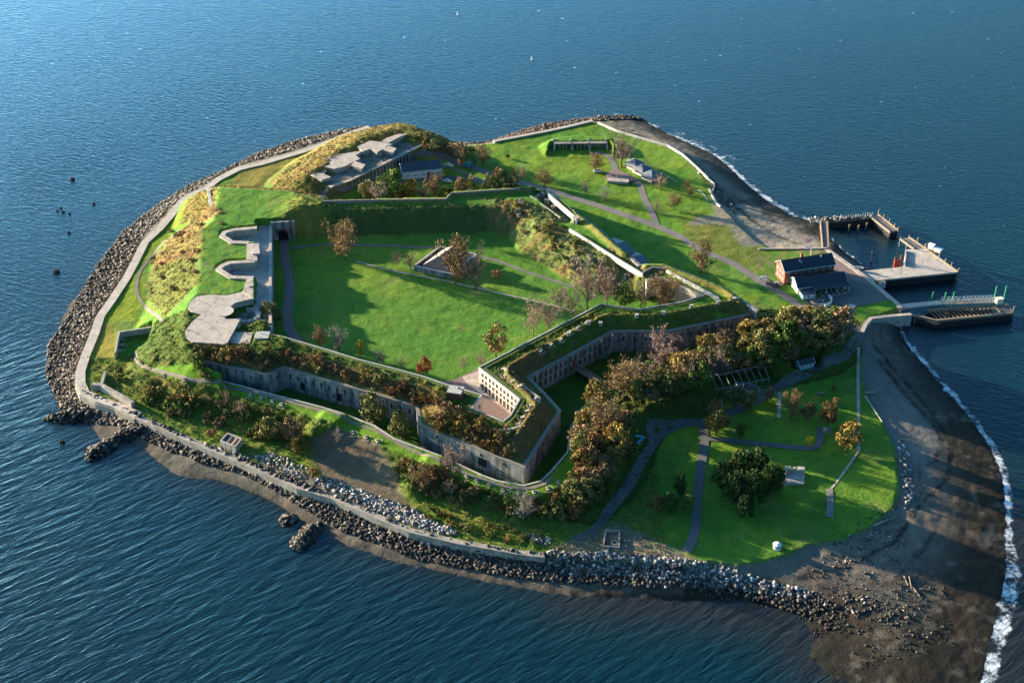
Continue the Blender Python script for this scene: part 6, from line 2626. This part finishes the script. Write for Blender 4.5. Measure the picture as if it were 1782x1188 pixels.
SC(16, "610,338 700,340 905,334 905,345 640,351", "s_olive s_green s_brown s_gold", 2.8, 4.0, "bush in the thicket behind the north rampart", "bushes behind the north rampart", seed=13, zfix=5.0)
SC(14, "715,235 760,246 830,262 850,270 800,268 745,258", "s_brown s_rust s_olive", 2.4, 4.2, "bush on the far end of the battery hill", "bushes at the hill's far end", seed=14)
SC(10, "340,625 350,612 352,640 372,668 352,655", "s_olive s_green s_gold", 2.8, 4.0, "bush at the left end of the ditch wall", "bushes at the left end of the ditch", seed=15)
SC(10, "1000,440 1090,500 1075,515 1020,500 985,470", "s_brown s_grey", 2.6, 4.5, "shrub where the bushy bank meets the court", "shrubs at the foot of the bushy bank", seed=16)

# undergrowth: tufts over all rough ground
rg = np.random.default_rng(77)
cell = np.argwhere((RO > 0.45) & (dB > 1))
sel = cell[rg.integers(0, len(cell), 11000)]
bx = gx[sel[:, 0]] + rg.random(len(sel)) * GS
by = gy[sel[:, 1]] + rg.random(len(sel)) * GS
bz = zat(bx, by)
cb = C[sel[:, 0], sel[:, 1]]
m_ = 7
cen = np.repeat(np.column_stack([bx, by, bz]), m_, 0) + rg.normal(size=(len(sel) * m_, 3)) * np.array([0.45, 0.45, 0.25]) + np.array([0, 0, 0.25])
v, f = cards(cen, 0.26, rg)
colv = np.repeat(cb, m_, 0) * (0.7 + 0.7 * rg.random((len(cen), 1))) * (1 + 0.2 * rg.normal(size=(len(cen), 3)))
kb = NT("undergrowth")
at = kb.n('Attribute', attribute_name="Col")
kb.l(at.outputs['Color'], kb.b.inputs['Base Color'])
kb.b.inputs['Roughness'].default_value = 0.9
ug = npmesh("undergrowth", v, f, kb.m, np.clip(np.repeat(colv, 4, 0), 0.005, 0.8))
tag(ug, "rough grass and low brush over the banks and slopes", kind='stuff')

# ---------------------------------------------------------------- rocks
PHI = (1 + 5 ** 0.5) / 2
ICO = np.array([(-1, PHI, 0), (1, PHI, 0), (-1, -PHI, 0), (1, -PHI, 0), (0, -1, PHI), (0, 1, PHI), (0, -1, -PHI), (0, 1, -PHI), (PHI, 0, -1), (PHI, 0, 1), (-PHI, 0, -1), (-PHI, 0, 1)]) / 1.9
ICF = np.array([(0, 11, 5), (0, 5, 1), (0, 1, 7), (0, 7, 10), (0, 10, 11), (1, 5, 9), (5, 11, 4), (11, 10, 2), (10, 7, 6), (7, 1, 8), (3, 9, 4), (3, 4, 2), (3, 2, 6), (3, 6, 8), (3, 8, 9), (4, 9, 5), (2, 4, 11), (6, 2, 10), (8, 6, 7), (9, 8, 1)])


def rockmesh(pos, size, r, squash=0.7):
    n = len(pos)
    jit = 1 + 0.28 * r.normal(size=(n, 12, 1))
    v = ICO[None] * jit
    ang = r.random(n) * math.tau
    ca, sa = np.cos(ang), np.sin(ang)
    st = np.stack([0.7 + 0.7 * r.random(n), 0.6 + 0.4 * r.random(n), squash * (0.7 + 0.5 * r.random(n))], 1)[:, None, :]
    v = v * st
    tilt = (r.random(n) - 0.5) * 1.0
    ct, s_t = np.cos(tilt)[:, None], np.sin(tilt)[:, None]
    y_, z_ = v[:, :, 1] * ct - v[:, :, 2] * s_t, v[:, :, 1] * s_t + v[:, :, 2] * ct
    x_ = v[:, :, 0]
    X_, Y_ = x_ * ca[:, None] - y_ * sa[:, None], x_ * sa[:, None] + y_ * ca[:, None]
    v = np.stack([X_, Y_, z_], -1) * np.reshape(size, (n, 1, 1)) + pos[:, None, :]
    f = ICF[None] + (np.arange(n) * 12)[:, None, None]
    return v.reshape(-1, 3), f.reshape(-1, 3)


kr = NT("rock")
at = kr.n('Attribute', attribute_name="Col")
nz = kr.ramp(kr.noise(kr.coord('Object'), 1.2, 4, 0.6), [(0.3, 0.65), (0.7, 1.2)])
kr.l(kr.mul(at.outputs['Color'], nz), kr.b.inputs['Base Color'])
kr.b.inputs['Roughness'].default_value = 0.8
ROCK = kr.m


def rocks_in(poly, n, smin, smax, r, z0=0.0):
    pl_ = PL(poly, z0) if isinstance(poly, str) else poly
    lo, hi = pl_.min(0), pl_.max(0)
    out = []
    while sum(map(len, out)) < n:
        c = lo + (hi - lo) * r.random((n * 3, 2))
        out.append(c[inside(c[:, 0], c[:, 1], pl_)])
    c = np.vstack(out)[:n]
    s = smin + (smax - smin) * r.random(n) ** 3.0
    z = np.maximum(zat(c[:, 0], c[:, 1]), -0.4)
    return np.column_stack([c, z + s * 0.25]), s


rk = np.random.default_rng(99)
sets = []
for poly, n, a_, b__, tone in (
        ("637,219 600,226 560,234 500,250 440,270 400,291 333,319 270,359 216,402 174,455 141,508 100,579 84,600 80,650 104,712 150,735 235,750 262,747 237,730 190,712 150,694 134,670 132,648 143,617 158,581 168,551 188,523 213,484 245,422 291,373 352,327 409,292 499,270 575,245 611,230", 9500, 0.30, 0.95, 'mid'),
        ("205,722 250,742 300,764 358,792 424,818 505,848 579,880 640,905 713,938 796,960 899,976 949,982 1000,985 1100,995 1200,1005 1320,1022 1420,1040 1460,1062 1400,1070 1281,1036 1180,1030 1000,1020 900,1008 800,990 728,975 660,950 600,930 560,905 523,885 480,858 420,828 360,812 300,790 250,765", 9500, 0.28, 1.0, 'dark'),
        ("910,226 961,213 1037,204 1087,201 1118,206 1110,210 1060,211 1032,212 986,222 940,232 880,244 790,256 783,252 850,247", 1500, 0.4, 1.0, 'red'),
        ("1035,205 1090,202 1118,206 1108,209 1060,212 1040,214", 260, 0.6, 1.3, 'dark'),
        ("1040,218 1075,232 1112,243 1108,248 1060,232 1030,216", 260, 0.4, 0.9, 'dark'),
        ("1190,275 1243,326 1262,352 1290,372 1275,385 1250,362 1225,330 1185,285", 420, 0.3, 0.9, 'mid'),
        ("1090,1020 1280,1035 1440,1062 1560,1100 1600,1085 1560,1060 1460,1030 1480,1100 1420,1110 1380,1062", 520, 0.25, 0.7, 'dark'),
        ("1480,930 1560,885 1600,1000 1620,1060 1560,1100 1450,1060 1400,1010", 420, 0.2, 0.6, 'dark'),
        ("1440,1060 1640,1020 1660,1120 1500,1170", 240, 0.2, 0.6, 'dark'),
        ("1560,770 1580,800 1590,880 1572,900 1566,850", 260, 0.3, 1.0, 'pale'),
        ("1535,905 1560,885 1575,960 1480,1000 1440,1000 1500,950", 160, 0.2, 0.6, 'mid')):
    p_, s_ = rocks_in(poly, n, a_, b__, rk)
    sets.append((p_, s_, tone))
tones = {'mid': ((0.105, 0.080, 0.060), 1.15), 'dark': ((0.052, 0.042, 0.034), 1.2), 'red': ((0.13, 0.088, 0.066), 0.7), 'pale': ((0.26, 0.235, 0.21), 0.7)}


def rcols(n, tone, r, z=None):
    base, var = tones[tone]
    t_ = np.exp(r.normal(size=(n, 1)) * var * 0.6)
    c = np.array(base) * t_ * (1 + 0.04 * r.normal(size=(n, 3)))
    if z is not None and tone != 'pale':
        c = c * (0.50 + 0.75 * np.clip(z, 0, 2.2) / 1.6)[:, None]
    return np.clip(np.repeat(c, 12, 0), 0.012, 0.6)


allv, allf, allc, off = [], [], [], 0
cand = []
for p_, s_, tone in sets:
    order = np.argsort(-s_)
    nbig = 90 if len(s_) > 3000 else 0
    big_, rest = order[:nbig], order[nbig:]
    for i_ in big_:
        cand.append((p_[i_], s_[i_] * 1.1, tone))
    v, f = rockmesh(p_[rest], s_[rest], rk)
    allv.append(v); allf.append(f + off); allc.append(rcols(len(rest), tone, rk, p_[rest][:, 2])); off += len(v)
o = npmesh("riprap", np.vstack(allv), np.vstack(allf), ROCK, np.vstack(allc))
tag(o, "tumbled seaweed dark boulders of the shore defences", kind='stuff')
bo_ = []
for k in range(8):
    v, f = rockmesh(np.zeros((1, 3)), np.ones(1), rk)
    for tone in ('mid', 'dark'):
        bo_.append((tone, npmesh("boulder", v, f, ROCK, rcols(1, tone, rk), link=False)))
for k, (p_, s_, tone) in enumerate(cand):
    ch = [b_[1] for b_ in bo_ if b_[0] == tone]
    o = bpy.data.objects.new("boulder", ch[k % len(ch)])
    COL.objects.link(o)
    o.location = p_
    o.scale = (s_, s_, s_)
    o.rotation_euler = (0, 0, k * 1.3)
    if tone == 'mid':
        tag(o, "brown boulder lying in the broad west shore bank of stones", "boulder", "large boulders of the west shore")
    else:
        tag(o, "black wet boulder in the stone bank below the front sea wall", "boulder", "large boulders of the front shore")
# pale rubble behind and east of the front sea wall
allv, allf, allc, off = [], [], [], 0
for poly, n, a_, b__ in (("440,803 520,838 600,870 700,908 780,938 800,936 740,905 690,880 600,850 520,815 470,795", 1100, 0.25, 0.85),
                         ("600,850 690,885 770,920 800,938 760,936 690,910 620,880", 800, 0.3, 0.95),
                         ("950,968 1040,968 1130,975 1230,985 1300,1000 1420,1025 1400,1035 1280,1020 1180,1008 1100,1000 1000,990 950,980", 2200, 0.25, 1.0),
                         ("920,938 960,945 955,958 925,952", 60, 0.4, 0.9), ("360,778 440,800 430,812 350,786", 160, 0.3, 0.8),
                         ("320,340 350,326 372,318 365,312 330,330", 40, 0.4, 0.9)):
    p_, s_ = rocks_in(poly, n, a_, b__, rk, 3.0)
    v, f = rockmesh(p_, s_, rk)
    allv.append(v); allf.append(f + off); allc.append(rcols(len(p_), 'pale', rk)); off += len(v)
tag(npmesh("rubble", np.vstack(allv), np.vstack(allf), ROCK, np.vstack(allc)), "whitish broken stone rubble along the front shore", kind='stuff')
# groynes
for lab, poly, n in (("short dark rock groyne at the south-west corner pointing to open water", "76,731 82,722 130,712 165,722 160,733 100,737", 260),
                     ("longer dark rock groyne angling out below the broad promenade", "146,792 152,780 215,750 250,745 262,757 215,770 172,800 152,802", 420),
                     ("isolated slanting rock groyne standing in shallow water below the cliff", "506,955 510,938 530,915 555,912 562,922 545,940 525,960", 330),
                     ("small rock heap beside the isolated slanting groyne", "485,908 495,895 512,896 515,908 495,916", 110)):
    p_, s_ = rocks_in(poly, n, 0.5, 1.35, rk)
    dd_ = sdist(p_[:, 0], p_[:, 1], PL(poly, 0))
    p_[:, 2] = np.maximum(p_[:, 2], 0.1) + np.clip(dd_, 0, 3.5) * 0.55 - 0.2
    v, f = rockmesh(p_, s_, rk)
    tag(npmesh("rock_groyne", v, f, ROCK, rcols(n, 'dark', rk)), lab, "groyne")
# driftwood on the spit
for k, (a_, b__) in enumerate((((1573, 1003), (1580, 1020)), ((1582, 1003), (1586, 1025)), ((1588, 1022), (1600, 1038)), ((1520, 915), (1545, 905)), ((1505, 690), (1535, 735)), ((1505, 684), (1524, 683)))):
    p0_, p1_ = G(*a_), G(*b__)
    mb = MB()
    mb.tube((p0_[0], p0_[1], p0_[2] + 0.25), (p1_[0], p1_[1], p1_[2] + 0.35), 0.28, 6, 0.15)
    tag(mb.build("driftwood_log", M['timber'] if k < 3 else M['coping']), ("left", "middle", "lower", "thick pale", "long pale", "short pale")[k] + (" brown driftwood log on the dark stony spit" if k < 3 else (" log stranded at the south-east lawn edge" if k == 3 else " timber beam lying beside the straight concrete path's beach side")), "log", None)
